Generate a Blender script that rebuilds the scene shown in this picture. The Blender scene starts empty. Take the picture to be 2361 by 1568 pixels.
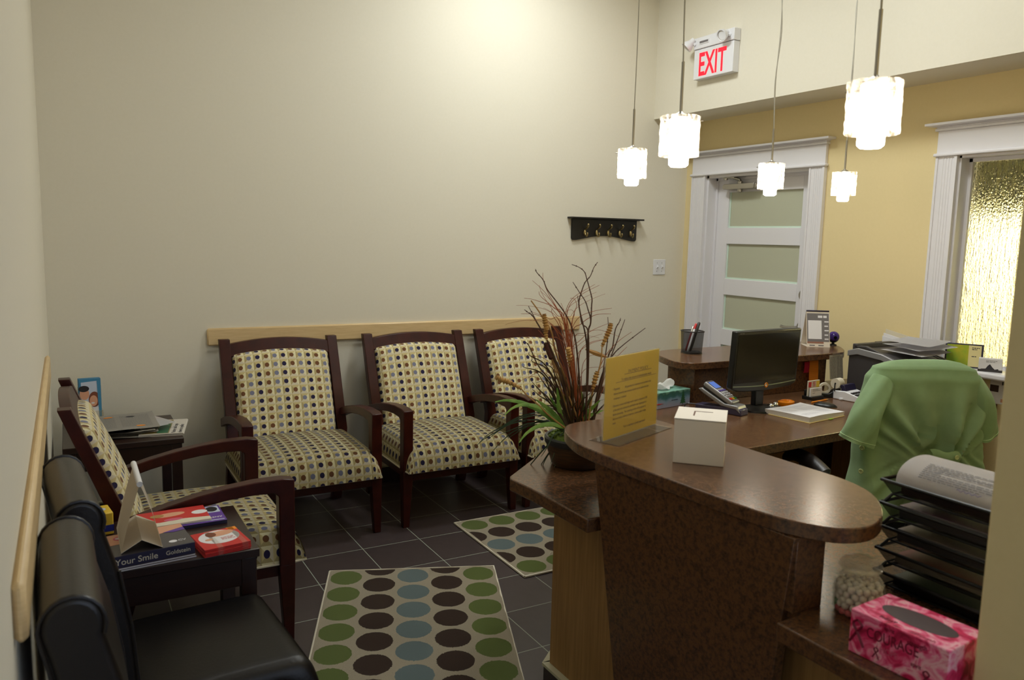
import bpy, bmesh, math, random
from mathutils import Vector, Matrix
PI = math.pi
random.seed(7)
C = bpy.context.scene.collection

# ------------------------------------------------------------------ materials
def lin(c):
    out = []
    for v in c[:3]:
        v = v / 255.0
        out.append(v / 12.92 if v <= 0.04045 else ((v + 0.055) / 1.055) ** 2.4)
    return (out[0], out[1], out[2], 1.0)

def mat(name, col, rough=0.5, metal=0.0, spec=0.5, emit=None, es=0.0, coat=0.0, sheen=0.0, alpha=None):
    m = bpy.data.materials.new(name); m.use_nodes = True
    b = m.node_tree.nodes['Principled BSDF']
    b.inputs['Base Color'].default_value = lin(col)
    b.inputs['Roughness'].default_value = rough
    b.inputs['Metallic'].default_value = metal
    b.inputs['Specular IOR Level'].default_value = spec
    b.inputs['Coat Weight'].default_value = coat
    b.inputs['Sheen Weight'].default_value = sheen
    if emit:
        b.inputs['Emission Color'].default_value = lin(emit); b.inputs['Emission Strength'].default_value = es
    return m

def N(m, typ, **kw):
    n = m.node_tree.nodes.new(typ)
    for k, v in kw.items():
        setattr(n, k, v)
    return n

def L(m, a, b):
    m.node_tree.links.new(a, b)

def bsdf(m):
    return m.node_tree.nodes['Principled BSDF']

def ramp(m, fac, stops, interp='LINEAR'):
    r = N(m, 'ShaderNodeValToRGB'); r.color_ramp.interpolation = interp
    els = r.color_ramp.elements
    while len(els) < len(stops):
        els.new(0.5)
    for e, (p, c) in zip(els, stops):
        e.position = p; e.color = lin(c)
    L(m, fac, r.inputs['Fac'])
    return r.outputs['Color']

def mth(m, op, a, b=None, c=None):
    n = N(m, 'ShaderNodeMath', operation=op)
    for i, v in enumerate((a, b, c)):
        if v is None:
            continue
        if isinstance(v, (int, float)):
            n.inputs[i].default_value = v
        else:
            L(m, v, n.inputs[i])
    return n.outputs[0]

def mixc(m, fac, a, b):
    n = N(m, 'ShaderNodeMix', data_type='RGBA')
    for sock, v in ((n.inputs['Factor'], fac), (n.inputs['A'], a), (n.inputs['B'], b)):
        if isinstance(v, (int, float)):
            sock.default_value = v
        elif isinstance(v, tuple):
            sock.default_value = lin(v)
        else:
            L(m, v, sock)
    return n.outputs['Result']

def noise(m, scale, detail=3, rough=0.5, coord='Object', stretch=(1, 1, 1), dist=0.0):
    t = N(m, 'ShaderNodeTexCoord'); mp = N(m, 'ShaderNodeMapping'); mp.inputs['Scale'].default_value = stretch
    L(m, t.outputs[coord], mp.inputs['Vector'])
    n = N(m, 'ShaderNodeTexNoise'); n.inputs['Scale'].default_value = scale; n.inputs['Detail'].default_value = detail
    n.inputs['Roughness'].default_value = rough; n.inputs['Distortion'].default_value = dist
    L(m, mp.outputs['Vector'], n.inputs['Vector'])
    return n.outputs['Fac']

def bump(m, h, strength=0.2, dist=0.01):
    b = N(m, 'ShaderNodeBump'); b.inputs['Strength'].default_value = strength; b.inputs['Distance'].default_value = dist
    L(m, h, b.inputs['Height']); L(m, b.outputs['Normal'], bsdf(m).inputs['Normal'])

def mat_noise(name, stops, scale, rough=0.5, stretch=(1, 1, 1), detail=4, bmp=0.0, coat=0.0, spec=0.5, nrough=0.6, sheen=0.0):
    m = mat(name, stops[0][1], rough, coat=coat, spec=spec, sheen=sheen)
    f = noise(m, scale, detail, nrough, stretch=stretch)
    L(m, ramp(m, f, stops), bsdf(m).inputs['Base Color'])
    if bmp:
        bump(m, f, bmp, 0.004)
    return m

def uvxy(m):
    t = N(m, 'ShaderNodeUVMap'); s = N(m, 'ShaderNodeSeparateXYZ'); L(m, t.outputs['UV'], s.inputs[0])
    return s.outputs['X'], s.outputs['Y']

MT = {}
LAMP_E = 24.0
MT['wall'] = mat_noise('wall_paint', [(0.3, (226, 220, 203)), (0.7, (228, 222, 206))], 60, 0.75, spec=0.25)
MT['wall_bounce'] = mat_noise('wall_paint_bounce', [(0.3, (227, 209, 160)), (0.7, (229, 211, 163))], 60, 0.75, spec=0.25)  # same cream paint, with yellow inter-reflected light mixed into the colour
MT['ceil'] = mat('ceiling_paint', (236, 232, 220), 0.9)
MT['white_trim'] = mat('white_trim', (226, 224, 228), 0.4)
MT['maple'] = mat_noise('maple_rail', [(0.35, (226, 198, 150)), (0.65, (214, 184, 134))], 6, 0.42, stretch=(1.5, 1.5, 22), detail=5)
MT['oak'] = mat_noise('oak_panel', [(0.3, (172, 132, 82)), (0.7, (142, 104, 60))], 9, 0.45, stretch=(9, 9, 0.45), detail=6)
MT['cherry'] = mat_noise('cherry_wood', [(0.3, (66, 24, 15)), (0.7, (46, 15, 10))], 7, 0.33, stretch=(2, 2, 2), detail=5, coat=0.0, spec=.25)
MT['espresso'] = mat_noise('espresso_wood', [(0.3, (46, 27, 20)), (0.7, (34, 19, 15))], 9, 0.33, stretch=(1, 6, 6), detail=5)
MT['leather'] = mat_noise('black_leather', [(0.3, (31, 25, 22)), (0.7, (26, 21, 19))], 140, 0.36, bmp=0.12, spec=0.5)
MT['laminate'] = mat_noise('brown_laminate', [(0.30, (48, 36, 28)), (0.45, (86, 61, 44)), (0.58, (112, 77, 49)), (0.72, (66, 52, 42))], 80, 0.22, detail=7, spec=0.5, nrough=0.75)
MT['black'] = mat('black_plastic', (17, 17, 18), 0.35)
MT['black_matte'] = mat('black_matte', (20, 19, 19), 0.7)
MT['blackwood'] = mat('black_painted_wood', (19, 14, 12), 0.45)
MT['steel'] = mat('brushed_steel', (176, 172, 164), 0.32, metal=1.0)
MT['chrome'] = mat('chrome', (215, 215, 218), 0.08, metal=1.0)
MT['bronze'] = mat('antique_brass', (166, 148, 104), 0.3, metal=1.0)
MT['silver_pl'] = mat('silver_plastic', (150, 150, 152), 0.35, metal=0.4)
MT['grey_pl'] = mat('grey_plastic', (112, 108, 110), 0.45)
MT['dgrey_pl'] = mat('dark_grey_plastic', (58, 55, 56), 0.45)
MT['white_pl'] = mat('white_plastic', (228, 228, 232), 0.4)
MT['paper'] = mat('white_paper', (226, 224, 226), 0.8)
MT['cream_paper'] = mat('cream_paper', (214, 206, 186), 0.8)
MT['card_white'] = mat('white_card', (224, 214, 198), 0.7)
MT['ink'] = mat('printing_ink', (52, 50, 56), 0.8)
MT['ink_brown'] = mat('sign_ink', (96, 72, 14), 0.8)
MT['red'] = mat('red_print', (196, 38, 34), 0.55)
MT['orange'] = mat('orange_paper', (236, 142, 34), 0.7)
MT['orange_tr'] = mat('orange_plastic', (226, 130, 10), 0.25)
MT['yellow_sheet'] = mat('yellow_sheet', (228, 196, 4), 0.6)
MT['purple'] = mat('purple_print', (92, 52, 150), 0.45)
MT['navy'] = mat('navy_print', (36, 32, 62), 0.4)
MT['skin_print'] = mat('skin_tone_print', (218, 160, 128), 0.5)
MT['pinkish'] = mat('pink_print', (206, 92, 122), 0.5)
MT['blue_print'] = mat('blue_print', (62, 132, 172), 0.4)
MT['sky_print'] = mat('pale_blue_print', (196, 206, 224), 0.4)
MT['hair_print'] = mat('auburn_print', (120, 62, 36), 0.5)
MT['dark_print'] = mat('dark_print', (30, 26, 28), 0.5)
MT['green_pr'] = mat('green_print', (40, 96, 62), 0.5)
MT['yellow_pr'] = mat('yellow_print', (226, 190, 60), 0.5)
MT['newsprint'] = mat('newsprint', (198, 192, 182), 0.85)
MT['manila'] = mat('manila_folder', (206, 184, 122), 0.7)
MT['lime'] = mat('lime_tab', (150, 206, 40), 0.6)
MT['exit_red'] = mat('exit_letter_red', (235, 14, 34), 0.5, emit=(255, 12, 36), es=1.3)
MT['lens'] = mat('lamp_lens', (190, 176, 160), 0.12, metal=0.7)
MT['coat'] = mat_noise('green_cotton', [(0.3, (176, 207, 160)), (0.7, (183, 213, 167))], 30, 0.72, sheen=0.25, spec=0.25)
MT['button'] = mat('pale_green_button', (184, 196, 140), 0.35)
MT['moss'] = mat_noise('moss', [(0.3, (58, 78, 16)), (0.7, (104, 122, 34))], 90, 0.95, bmp=0.8)
MT['leaf'] = mat_noise('green_leaf', [(0.3, (96, 146, 54)), (0.7, (150, 190, 92))], 20, 0.5)
MT['leaf_dark'] = mat('dark_grass_blade', (44, 66, 38), 0.5)
MT['leaf_brown'] = mat('brown_grass_blade', (66, 48, 26), 0.6)
MT['twig'] = mat('twig_bark', (82, 56, 42), 0.8)
MT['redgrass'] = mat('rust_grass', (158, 82, 42), 0.7)
MT['pod'] = mat_noise('dried_pod', [(0.3, (206, 168, 98)), (0.7, (160, 116, 58))], 40, 0.7)
MT['straw'] = mat('straw_stem', (172, 132, 76), 0.75)
MT['cattail'] = mat('cattail_brown', (66, 30, 16), 0.9)
MT['glaze'] = mat_noise('brown_glaze_pot', [(0.35, (48, 34, 22)), (0.65, (80, 56, 32))], 10, 0.35, stretch=(1, 1, 14), bmp=0.15)
MT['glaze_dark'] = mat('pot_rim_glaze', (42, 44, 46), 0.4)
MT['door_glass'] = mat('frosted_door_glass', (186, 188, 166), 0.28, spec=0.6)
MT['door_glass_edge'] = mat('pale_glass_edge', (206, 226, 212), 0.3)
MT['screen'] = mat('monitor_screen', (13, 12, 12), 0.16)
MT['lcd'] = mat('terminal_lcd', (66, 104, 186), 0.3, emit=(60, 100, 190), es=0.25)
MT['key'] = mat('pale_key', (206, 204, 210), 0.5)
MT['key_r'] = mat('red_key', (206, 40, 44), 0.5)
MT['key_y'] = mat('yellow_key', (230, 200, 30), 0.5)
MT['key_g'] = mat('green_key', (40, 150, 60), 0.5)
MT['key_p'] = mat('violet_key', (92, 70, 160), 0.5)
MT['dark_purple'] = mat('purple_gloss', (60, 36, 122), 0.2)
MT['tissue'] = mat('tissue_paper', (240, 238, 236), 0.9)
MT['tile_base'] = mat('dark_base_tile', (52, 42, 44), 0.5)
MT['grout_strip'] = mat('pale_metal_strip', (196, 192, 164), 0.45)
MT['brownpanel'] = mat('dark_brown_panel', (66, 44, 30), 0.5)
MT['mint_w'] = mat('white_candy', (232, 222, 206), 0.4)
MT['mint_p'] = mat('pink_candy', (206, 82, 92), 0.4)
MT['mint_g'] = mat('green_candy', (92, 140, 82), 0.4)

def thin_glass(name, tint=(255, 255, 255), gloss=0.0, rough=0.02, milk=0.0, ripple=False):
    m = bpy.data.materials.new(name); m.use_nodes = True; nt = m.node_tree; nt.nodes.clear()
    o = N(m, 'ShaderNodeOutputMaterial'); tr = N(m, 'ShaderNodeBsdfTransparent'); gl = N(m, 'ShaderNodeBsdfGlossy')
    tr.inputs[0].default_value = lin(tint); gl.inputs['Roughness'].default_value = rough
    lw = N(m, 'ShaderNodeLayerWeight'); lw.inputs['Blend'].default_value = 0.5
    f = mth(m, 'MULTIPLY_ADD', mth(m, 'POWER', lw.outputs['Facing'], 4.0), 0.55, gloss)
    mx = N(m, 'ShaderNodeMixShader'); L(m, f, mx.inputs[0]); L(m, tr.outputs[0], mx.inputs[1]); L(m, gl.outputs[0], mx.inputs[2])
    out = mx.outputs[0]
    if milk:
        df = N(m, 'ShaderNodeBsdfDiffuse'); tl = N(m, 'ShaderNodeBsdfTranslucent'); ad = N(m, 'ShaderNodeMixShader'); ad.inputs[0].default_value = .5
        df.inputs[0].default_value = lin((250, 246, 238)); tl.inputs[0].default_value = lin((250, 246, 238))
        L(m, df.outputs[0], ad.inputs[1]); L(m, tl.outputs[0], ad.inputs[2])
        m2 = N(m, 'ShaderNodeMixShader'); L(m, mx.outputs[0], m2.inputs[1]); L(m, ad.outputs[0], m2.inputs[2])
        if ripple:
            n = noise(m, 42, 2, 0.5, stretch=(1, 1, .55), dist=1.5)
            L(m, mth(m, 'MULTIPLY', mth(m, 'SMOOTH_MAX', mth(m, 'MULTIPLY_ADD', n, 3.2, -1.15), 0.12, 0.05), milk), m2.inputs[0])
        else:
            m2.inputs[0].default_value = milk
        out = m2.outputs[0]
    L(m, out, o.inputs[0]); return m
MT['jar_glass'] = thin_glass('jar_glass', (252, 252, 250), 0.04, 0.04, .15)
MT['acrylic'] = thin_glass('clear_acrylic', (252, 250, 244), 0.03, 0.03, .10)
MT['shade_glass'] = thin_glass('rippled_shade_glass', (255, 252, 246), 0.03, 0.12, .62, True)
def _mesh_metal():
    # fine black woven wire mesh: half of it holes
    m = bpy.data.materials.new('black_wire_mesh'); m.use_nodes = True; nt = m.node_tree
    b = bsdf(m); b.inputs['Base Color'].default_value = lin((22, 21, 22)); b.inputs['Roughness'].default_value = 0.5
    o = [n for n in nt.nodes if n.type == 'OUTPUT_MATERIAL'][0]; tr = N(m, 'ShaderNodeBsdfTransparent')
    mx = N(m, 'ShaderNodeMixShader'); mx.inputs[0].default_value = 0.45
    L(m, b.outputs[0], mx.inputs[1]); L(m, tr.outputs[0], mx.inputs[2]); L(m, mx.outputs[0], o.inputs[0]); return m
MT['wire_mesh'] = _mesh_metal()

def _lampglow():
    m = mat('lit_inner_shade', (255, 250, 240), 0.5, emit=(255, 244, 228), es=LAMP_E)
    return m

MT['glow'] = _lampglow()
# bump on rippled shade glass: real ripples are in the mesh

def _rain_glass():
    m = bpy.data.materials.new('rain_glass'); m.use_nodes = True; nt = m.node_tree; nt.nodes.clear()
    o = N(m, 'ShaderNodeOutputMaterial'); g = N(m, 'ShaderNodeBsdfGlass'); g.inputs['Roughness'].default_value = 0.05
    g.inputs['IOR'].default_value = 1.35; g.inputs['Color'].default_value = lin((240, 246, 240))
    f1 = noise(m, 60, 3, 0.6, stretch=(1, 1, 0.10)); f2 = noise(m, 95, 2, 0.5, stretch=(1, 1, 0.7))
    h = mth(m, 'ADD', mth(m, 'MULTIPLY', f1, 1.0), mth(m, 'MULTIPLY', f2, 0.55))
    b = N(m, 'ShaderNodeBump'); b.inputs['Strength'].default_value = 1.0; b.inputs['Distance'].default_value = 0.02
    L(m, h, b.inputs['Height']); L(m, b.outputs['Normal'], g.inputs['Normal'])
    tr = N(m, 'ShaderNodeBsdfTransparent'); mx = N(m, 'ShaderNodeMixShader'); mx.inputs[0].default_value = 0.12
    L(m, g.outputs[0], mx.inputs[1]); L(m, tr.outputs[0], mx.inputs[2])
    L(m, mx.outputs[0], o.inputs[0]); return m
MT['rain'] = _rain_glass()

TILE = 0.308
def _tiles():
    m = mat('dark_floor_tile', (60, 50, 50), 0.42, spec=0.5)
    t = N(m, 'ShaderNodeTexCoord'); s = N(m, 'ShaderNodeSeparateXYZ'); L(m, t.outputs['Object'], s.inputs[0])
    masks = []; cells = []
    for ax in ('X', 'Y'):
        q = mth(m, 'MULTIPLY', s.outputs[ax], 1 / TILE)
        fr = mth(m, 'FRACT', q)
        d = mth(m, 'ABSOLUTE', mth(m, 'SUBTRACT', fr, 0.5))
        masks.append(mth(m, 'GREATER_THAN', d, 0.5 - 0.0058))
        cells.append(mth(m, 'FLOOR', q))
    g = mth(m, 'MAXIMUM', masks[0], masks[1])
    cb = N(m, 'ShaderNodeCombineXYZ'); L(m, cells[0], cb.inputs[0]); L(m, cells[1], cb.inputs[1])
    wn = N(m, 'ShaderNodeTexWhiteNoise'); L(m, cb.outputs[0], wn.inputs['Vector'])
    n = noise(m, 22, 5, 0.6)
    v = mth(m, 'ADD', mth(m, 'MULTIPLY', n, 0.7), mth(m, 'MULTIPLY', wn.outputs['Value'], 0.3))
    base = ramp(m, v, [(0.25, (56, 46, 46)), (0.75, (66, 55, 55))])
    L(m, mixc(m, g, base, (150, 156, 142)), bsdf(m).inputs['Base Color'])
    L(m, mth(m, 'MULTIPLY_ADD', g, 0.4, 0.42), bsdf(m).inputs['Roughness'])
    bump(m, mth(m, 'SUBTRACT', 1.0, g), 0.3, 0.002)
    return m
MT['tile'] = _tiles()

def _fabric():
    # woven upholstery: grid of four-facet squares with a round dot in each, dot colours by column
    m = mat('dotted_upholstery', (200, 190, 150), 0.85, spec=0.2, sheen=0.15)
    x, y = uvxy(m); P = 0.0475
    qx = mth(m, 'MULTIPLY', x, 1 / P); qy = mth(m, 'MULTIPLY', y, 1 / P)
    fx = mth(m, 'SUBTRACT', mth(m, 'FRACT', qx), 0.5); fy = mth(m, 'SUBTRACT', mth(m, 'FRACT', qy), 0.5)
    ax = mth(m, 'ABSOLUTE', fx); ay = mth(m, 'ABSOLUTE', fy)
    horiz = mth(m, 'GREATER_THAN', ax, ay)
    cx = mixc(m, mth(m, 'GREATER_THAN', fx, 0.0), (176, 160, 112), (226, 218, 178))
    cy = mixc(m, mth(m, 'GREATER_THAN', fy, 0.0), (208, 198, 172), (202, 186, 134))
    base = mixc(m, horiz, cy, cx)
    r = mth(m, 'SQRT', mth(m, 'ADD', mth(m, 'MULTIPLY', fx, fx), mth(m, 'MULTIPLY', fy, fy)))
    dot = mth(m, 'LESS_THAN', r, 0.255)
    col = mth(m, 'FLOORED_MODULO', mth(m, 'FLOOR', qx), 3.0)
    dc = mixc(m, mth(m, 'GREATER_THAN', col, 0.5), (40, 34, 68), (112, 74, 46))
    dc = mixc(m, mth(m, 'GREATER_THAN', col, 1.5), dc, (122, 124, 146))
    L(m, mixc(m, dot, base, dc), bsdf(m).inputs['Base Color'])
    bump(m, noise(m, 900, 1, coord='UV'), 0.08, 0.001)
    return m
MT['fabric'] = _fabric()

def _rug():
    # circles in five colour columns, alternate columns offset by half a step
    m = mat('dot_rug_pile', (206, 194, 166), 0.95, spec=0.1, sheen=0.3)
    x, y = uvxy(m); U = 0.1525; V = 0.169
    wob = noise(m, 150, 2, coord='UV'); w = mth(m, 'MULTIPLY', mth(m, 'SUBTRACT', wob, 0.5), 0.012)
    qx = mth(m, 'ADD', mth(m, 'MULTIPLY', mth(m, 'SUBTRACT', x, 0.0045), 1 / U), 0.0)
    ci = mth(m, 'FLOOR', qx); par = mth(m, 'FLOORED_MODULO', ci, 2.0)
    fx = mth(m, 'MULTIPLY', mth(m, 'SUBTRACT', mth(m, 'FRACT', qx), 0.5), U)
    qy = mth(m, 'ADD', mth(m, 'MULTIPLY', y, 1 / V), mth(m, 'MULTIPLY', par, 0.5))
    fy = mth(m, 'MULTIPLY', mth(m, 'SUBTRACT', mth(m, 'FRACT', qy), 0.5), V)
    r = mth(m, 'ADD', mth(m, 'SQRT', mth(m, 'ADD', mth(m, 'MULTIPLY', fx, fx), mth(m, 'MULTIPLY', mth(m, 'MULTIPLY', fy, fy), 0.97))), w)
    dot = mth(m, 'LESS_THAN', r, 0.0715)
    d2 = mth(m, 'ABSOLUTE', mth(m, 'SUBTRACT', ci, 2.0))
    dc = mixc(m, mth(m, 'GREATER_THAN', d2, 0.5), (146, 166, 166), (76, 50, 36))
    dc = mixc(m, mth(m, 'GREATER_THAN', d2, 1.5), dc, (136, 154, 76))
    edge = mth(m, 'MINIMUM', mth(m, 'GREATER_THAN', x, 0.012), mth(m, 'LESS_THAN', x, 0.760))
    edge = mth(m, 'MINIMUM', edge, mth(m, 'GREATER_THAN', y, 0.010))
    dot = mth(m, 'MULTIPLY', dot, edge)
    n = noise(m, 420, 3, 0.7, coord='UV')
    base = ramp(m, n, [(0.3, (176, 162, 138)), (0.6, (220, 208, 182))])
    dcv = mixc(m, mth(m, 'MULTIPLY', n, 0.45), dc, (40, 32, 22))
    L(m, mixc(m, dot, base, dcv), bsdf(m).inputs['Base Color'])
    bump(m, n, 0.6, 0.006)
    return m
MT['rug'] = _rug()

def _pinkbox():
    m = mat('pink_carton', (220, 60, 110), 0.4)
    f = noise(m, 26, 3, 0.5, dist=1.6)
    L(m, ramp(m, f, [(0.30, (150, 12, 54)), (0.42, (214, 34, 92)), (0.52, (236, 110, 150)), (0.64, (244, 186, 196)), (0.75, (222, 50, 112))]), bsdf(m).inputs['Base Color'])
    return m
MT['pinkbox'] = _pinkbox()
MT['bluebox'] = None
def _bluebox():
    m = mat('tissue_carton', (140, 160, 180), 0.45)
    t = N(m, 'ShaderNodeTexCoord'); s = N(m, 'ShaderNodeSeparateXYZ'); L(m, t.outputs['Object'], s.inputs[0])
    f = mth(m, 'ADD', mth(m, 'MULTIPLY', s.outputs['Z'], 12.0), mth(m, 'MULTIPLY', mth(m, 'SUBTRACT', noise(m, 30, 3), 0.5), 0.5))
    L(m, ramp(m, f, [(0.1, (150, 152, 176)), (0.45, (120, 150, 176)), (0.62, (60, 110, 118)), (0.8, (50, 96, 88)), (0.95, (120, 168, 150))]), bsdf(m).inputs['Base Color'])
    return m
MT['bluebox'] = _bluebox()
# ------------------------------------------------------------------ geometry helpers
def nb():
    return bmesh.new()

def bx(bm, x0, x1, y0, y1, z0, z1, mi=0, mx=None):
    vs = [bm.verts.new((x, y, z)) for z in (z0, z1) for y in (y0, y1) for x in (x0, x1)]
    fs = [(0, 2, 3, 1), (4, 5, 7, 6), (0, 1, 5, 4), (2, 6, 7, 3), (0, 4, 6, 2), (1, 3, 7, 5)]
    for f in fs:
        q = bm.faces.new([vs[i] for i in f]); q.material_index = mi
    if mx is not None:
        bmesh.ops.transform(bm, matrix=mx, verts=vs)
    return vs

def hexa(bm, bot, top, mi=0):
    b = [bm.verts.new(p) for p in bot]; t = [bm.verts.new(p) for p in top]; n = len(b)
    bm.faces.new(b[::-1]).material_index = mi; bm.faces.new(t).material_index = mi
    for i in range(n):
        bm.faces.new((b[i], b[(i + 1) % n], t[(i + 1) % n], t[i])).material_index = mi
    return b + t

def prism(bm, pts, a, b, axis='z', mi=0):
    def P(p, h):
        return {'z': (p[0], p[1], h), 'y': (p[0], h, p[1]), 'x': (h, p[0], p[1])}[axis]
    return hexa(bm, [P(p, a) for p in pts], [P(p, b) for p in pts], mi)

def lathe(bm, prof, n=32, cx=0.0, cy=0.0, mi=0, a0=0.0, cap=True):
    rings = []
    for r, z in prof:
        if r < 1e-6:
            rings.append([bm.verts.new((cx, cy, z))])
        else:
            rings.append([bm.verts.new((cx + r * math.cos(a0 + 2 * PI * i / n), cy + r * math.sin(a0 + 2 * PI * i / n), z)) for i in range(n)])
    for A, B in zip(rings, rings[1:]):
        for i in range(n):
            j = (i + 1) % n
            if len(A) == 1 and len(B) == 1:
                continue
            if len(A) == 1:
                f = bm.faces.new((A[0], B[j], B[i]))
            elif len(B) == 1:
                f = bm.faces.new((A[i], A[j], B[0]))
            else:
                f = bm.faces.new((A[i], A[j], B[j], B[i]))
            f.material_index = mi
    return rings

def tube(bm, pts, rad, n=8, mi=0, cap=True, flat=1.0):
    pts = [Vector(p) for p in pts]
    if isinstance(rad, (int, float)):
        rad = [rad] * len(pts)
    rings = []; ref = None
    for i, p in enumerate(pts):
        d = (pts[min(i + 1, len(pts) - 1)] - pts[max(i - 1, 0)])
        if d.length < 1e-9:
            d = Vector((0, 0, 1))
        d.normalize()
        if ref is None:
            ref = d.orthogonal().normalized()
        ref = (ref - d * ref.dot(d))
        if ref.length < 1e-6:
            ref = d.orthogonal()
        ref.normalize(); o = d.cross(ref)
        rings.append([bm.verts.new(p + (ref * math.cos(2 * PI * k / n) + o * math.sin(2 * PI * k / n) * flat) * rad[i]) for k in range(n)])
    for A, B in zip(rings, rings[1:]):
        for k in range(n):
            bm.faces.new((A[k], A[(k + 1) % n], B[(k + 1) % n], B[k])).material_index = mi
    if cap:
        bm.faces.new(rings[0][::-1]).material_index = mi; bm.faces.new(rings[-1]).material_index = mi

def smoothpts(pts, k=6):
    P = [Vector(p) for p in pts]
    if len(P) < 3:
        return P
    out = []
    for i in range(len(P) - 1):
        p0 = P[max(i - 1, 0)]; p1 = P[i]; p2 = P[i + 1]; p3 = P[min(i + 2, len(P) - 1)]
        for s in range(k):
            t = s / k
            out.append(0.5 * ((2 * p1) + (p2 - p0) * t + (2 * p0 - 5 * p1 + 4 * p2 - p3) * t * t + (3 * p1 - p0 - 3 * p2 + p3) * t ** 3))
    out.append(P[-1]); return out

def ribbon(bm, pts, wid, side, mi=0, thick=0.0012, fold=0.25):
    """a leaf blade: tapering strip with a centre fold and real thickness"""
    pts = [Vector(p) for p in pts]; side = Vector(side); rows = []
    for i, p in enumerate(pts):
        d = pts[min(i + 1, len(pts) - 1)] - pts[max(i - 1, 0)]; d.normalize()
        s = side - d * side.dot(d)
        if s.length < 1e-4:
            s = d.orthogonal()
        s.normalize(); nrm = s.cross(d); w = wid[i] / 2
        a = p - s * w + nrm * w * fold; b = p; c = p + s * w + nrm * w * fold
        rows.append([bm.verts.new(v) for v in (a, b, c, c - nrm * thick, b - nrm * thick, a - nrm * thick)])
    for A, B in zip(rows, rows[1:]):
        for k in range(6):
            bm.faces.new((A[k], A[(k + 1) % 6], B[(k + 1) % 6], B[k])).material_index = mi
    bm.faces.new(rows[0]).material_index = mi; bm.faces.new(rows[-1][::-1]).material_index = mi

def gridf(bm, f, nu, nv, mi=0, uvf=None, closed_u=False):
    V = [[bm.verts.new(f(i / nu, j / nv)) for i in range(nu + (0 if closed_u else 1))] for j in range(nv + 1)]
    uv = bm.loops.layers.uv.verify() if uvf else None
    for j in range(nv):
        for i in range(nu):
            i2 = (i + 1) % nu if closed_u else i + 1
            fc = bm.faces.new((V[j][i], V[j][i2], V[j + 1][i2], V[j + 1][i])); fc.material_index = mi
            if uv:
                for lp, (a, b) in zip(fc.loops, ((i, j), (i + 1, j), (i + 1, j + 1), (i, j + 1))):
                    lp[uv].uv = uvf(a / nu, b / nv)
    return V

def sphere(bm, c, r, nu=16, nv=10, mi=0, sc=(1, 1, 1)):
    prof = [(r * math.sin(PI * k / nv), -r * math.cos(PI * k / nv)) for k in range(nv + 1)]
    prof[0] = (0, -r); prof[-1] = (0, r)
    rings = lathe(bm, prof, nu, 0, 0, mi)
    for ring in rings:
        for v in ring:
            v.co = Vector((c[0] + v.co.x * sc[0], c[1] + v.co.y * sc[1], c[2] + v.co.z * sc[2]))

def pad(bm, hw, hl, H, rx, ry, crown, mapf, nx=30, ny=30, uo=(0, 0), mi=0, hwf=None):
    """upholstered pad: flat-ish crowned top rolling down at all four edges; UVs are arc lengths in metres"""
    def prof(a, half, r):
        A = abs(a); s = 1 if a >= 0 else -1; a0 = 0.62
        if A <= a0:
            return s * A / a0 * (half - r), 0.0, s * A / a0 * (half - r)
        th = (A - a0) / (1 - a0) * PI / 2
        return s * (half - r + r * math.sin(th)), 1 - math.cos(th), s * (half - r + th * (r + H) / 2)
    def f(u, v):
        x, dx, _ = prof(u * 2 - 1, hw, rx); y, dy, _ = prof(v * 2 - 1, hl, ry)
        drop = dx + dy - dx * dy
        h = crown * (1 - (x / hw) ** 2) * (1 - (y / hl) ** 2) - H * drop
        if hwf:
            x *= hwf(y)
        return mapf(x, y, h)
    def uvf(u, v):
        return (prof(u * 2 - 1, hw, rx)[2] + uo[0], prof(v * 2 - 1, hl, ry)[2] + uo[1])
    gridf(bm, f, nx, ny, mi, uvf)

# ------------------------------------------------------------------ object helpers
def obj(name, bm, mats, parent=None, bev=0.0, seg=2, label=None, loc=None, rz=0.0, angle=35, smooth=True):
    bmesh.ops.recalc_face_normals(bm, faces=bm.faces[:])
    me = bpy.data.meshes.new(name); bm.to_mesh(me); bm.free()
    for mm in (mats if isinstance(mats, (list, tuple)) else [mats]):
        me.materials.append(MT[mm] if isinstance(mm, str) else mm)
    if smooth:
        me.polygons.foreach_set('use_smooth', [True] * len(me.polygons))
        me.set_sharp_from_angle(angle=math.radians(angle))
    o = bpy.data.objects.new(name, me); C.objects.link(o)
    if parent is not None:
        o.parent = parent
    if loc is not None:
        o.location = loc
    if rz:
        o.rotation_euler[2] = rz
    if bev:
        b = o.modifiers.new('bevel', 'BEVEL'); b.width = bev; b.segments = seg; b.limit_method = 'ANGLE'; b.angle_limit = math.radians(40)
        b.harden_normals = False
    if label:
        o['label'] = label
    return o

def tag(o, label, cat, group=None):
    o['label'] = label; o['category'] = cat
    if group:
        o['group'] = group
    return o

def thing(name, label, cat, loc=(0, 0, 0), rz=0.0, group=None):
    o = bpy.data.objects.new(name, None); C.objects.link(o); o.empty_display_size = 0.1
    o.location = loc; o.rotation_euler = (0, 0, rz)
    return tag(o, label, cat, group)

def struct(name, bm, mats, parent=None, bev=0.0, **kw):
    o = obj(name, bm, mats, parent, bev, **kw)
    o['kind'] = 'structure'
    return o

def dup(root, loc, rz, label, group=None):
    r = root.copy(); C.objects.link(r); r.location = loc; r.rotation_euler = (0, 0, rz); r['label'] = label
    if group:
        r['group'] = group
    for ch in list(root.children):
        c = ch.copy(); C.objects.link(c); c.parent = r
        for g in list(ch.children):
            d = g.copy(); C.objects.link(d); d.parent = c
    return r

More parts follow.
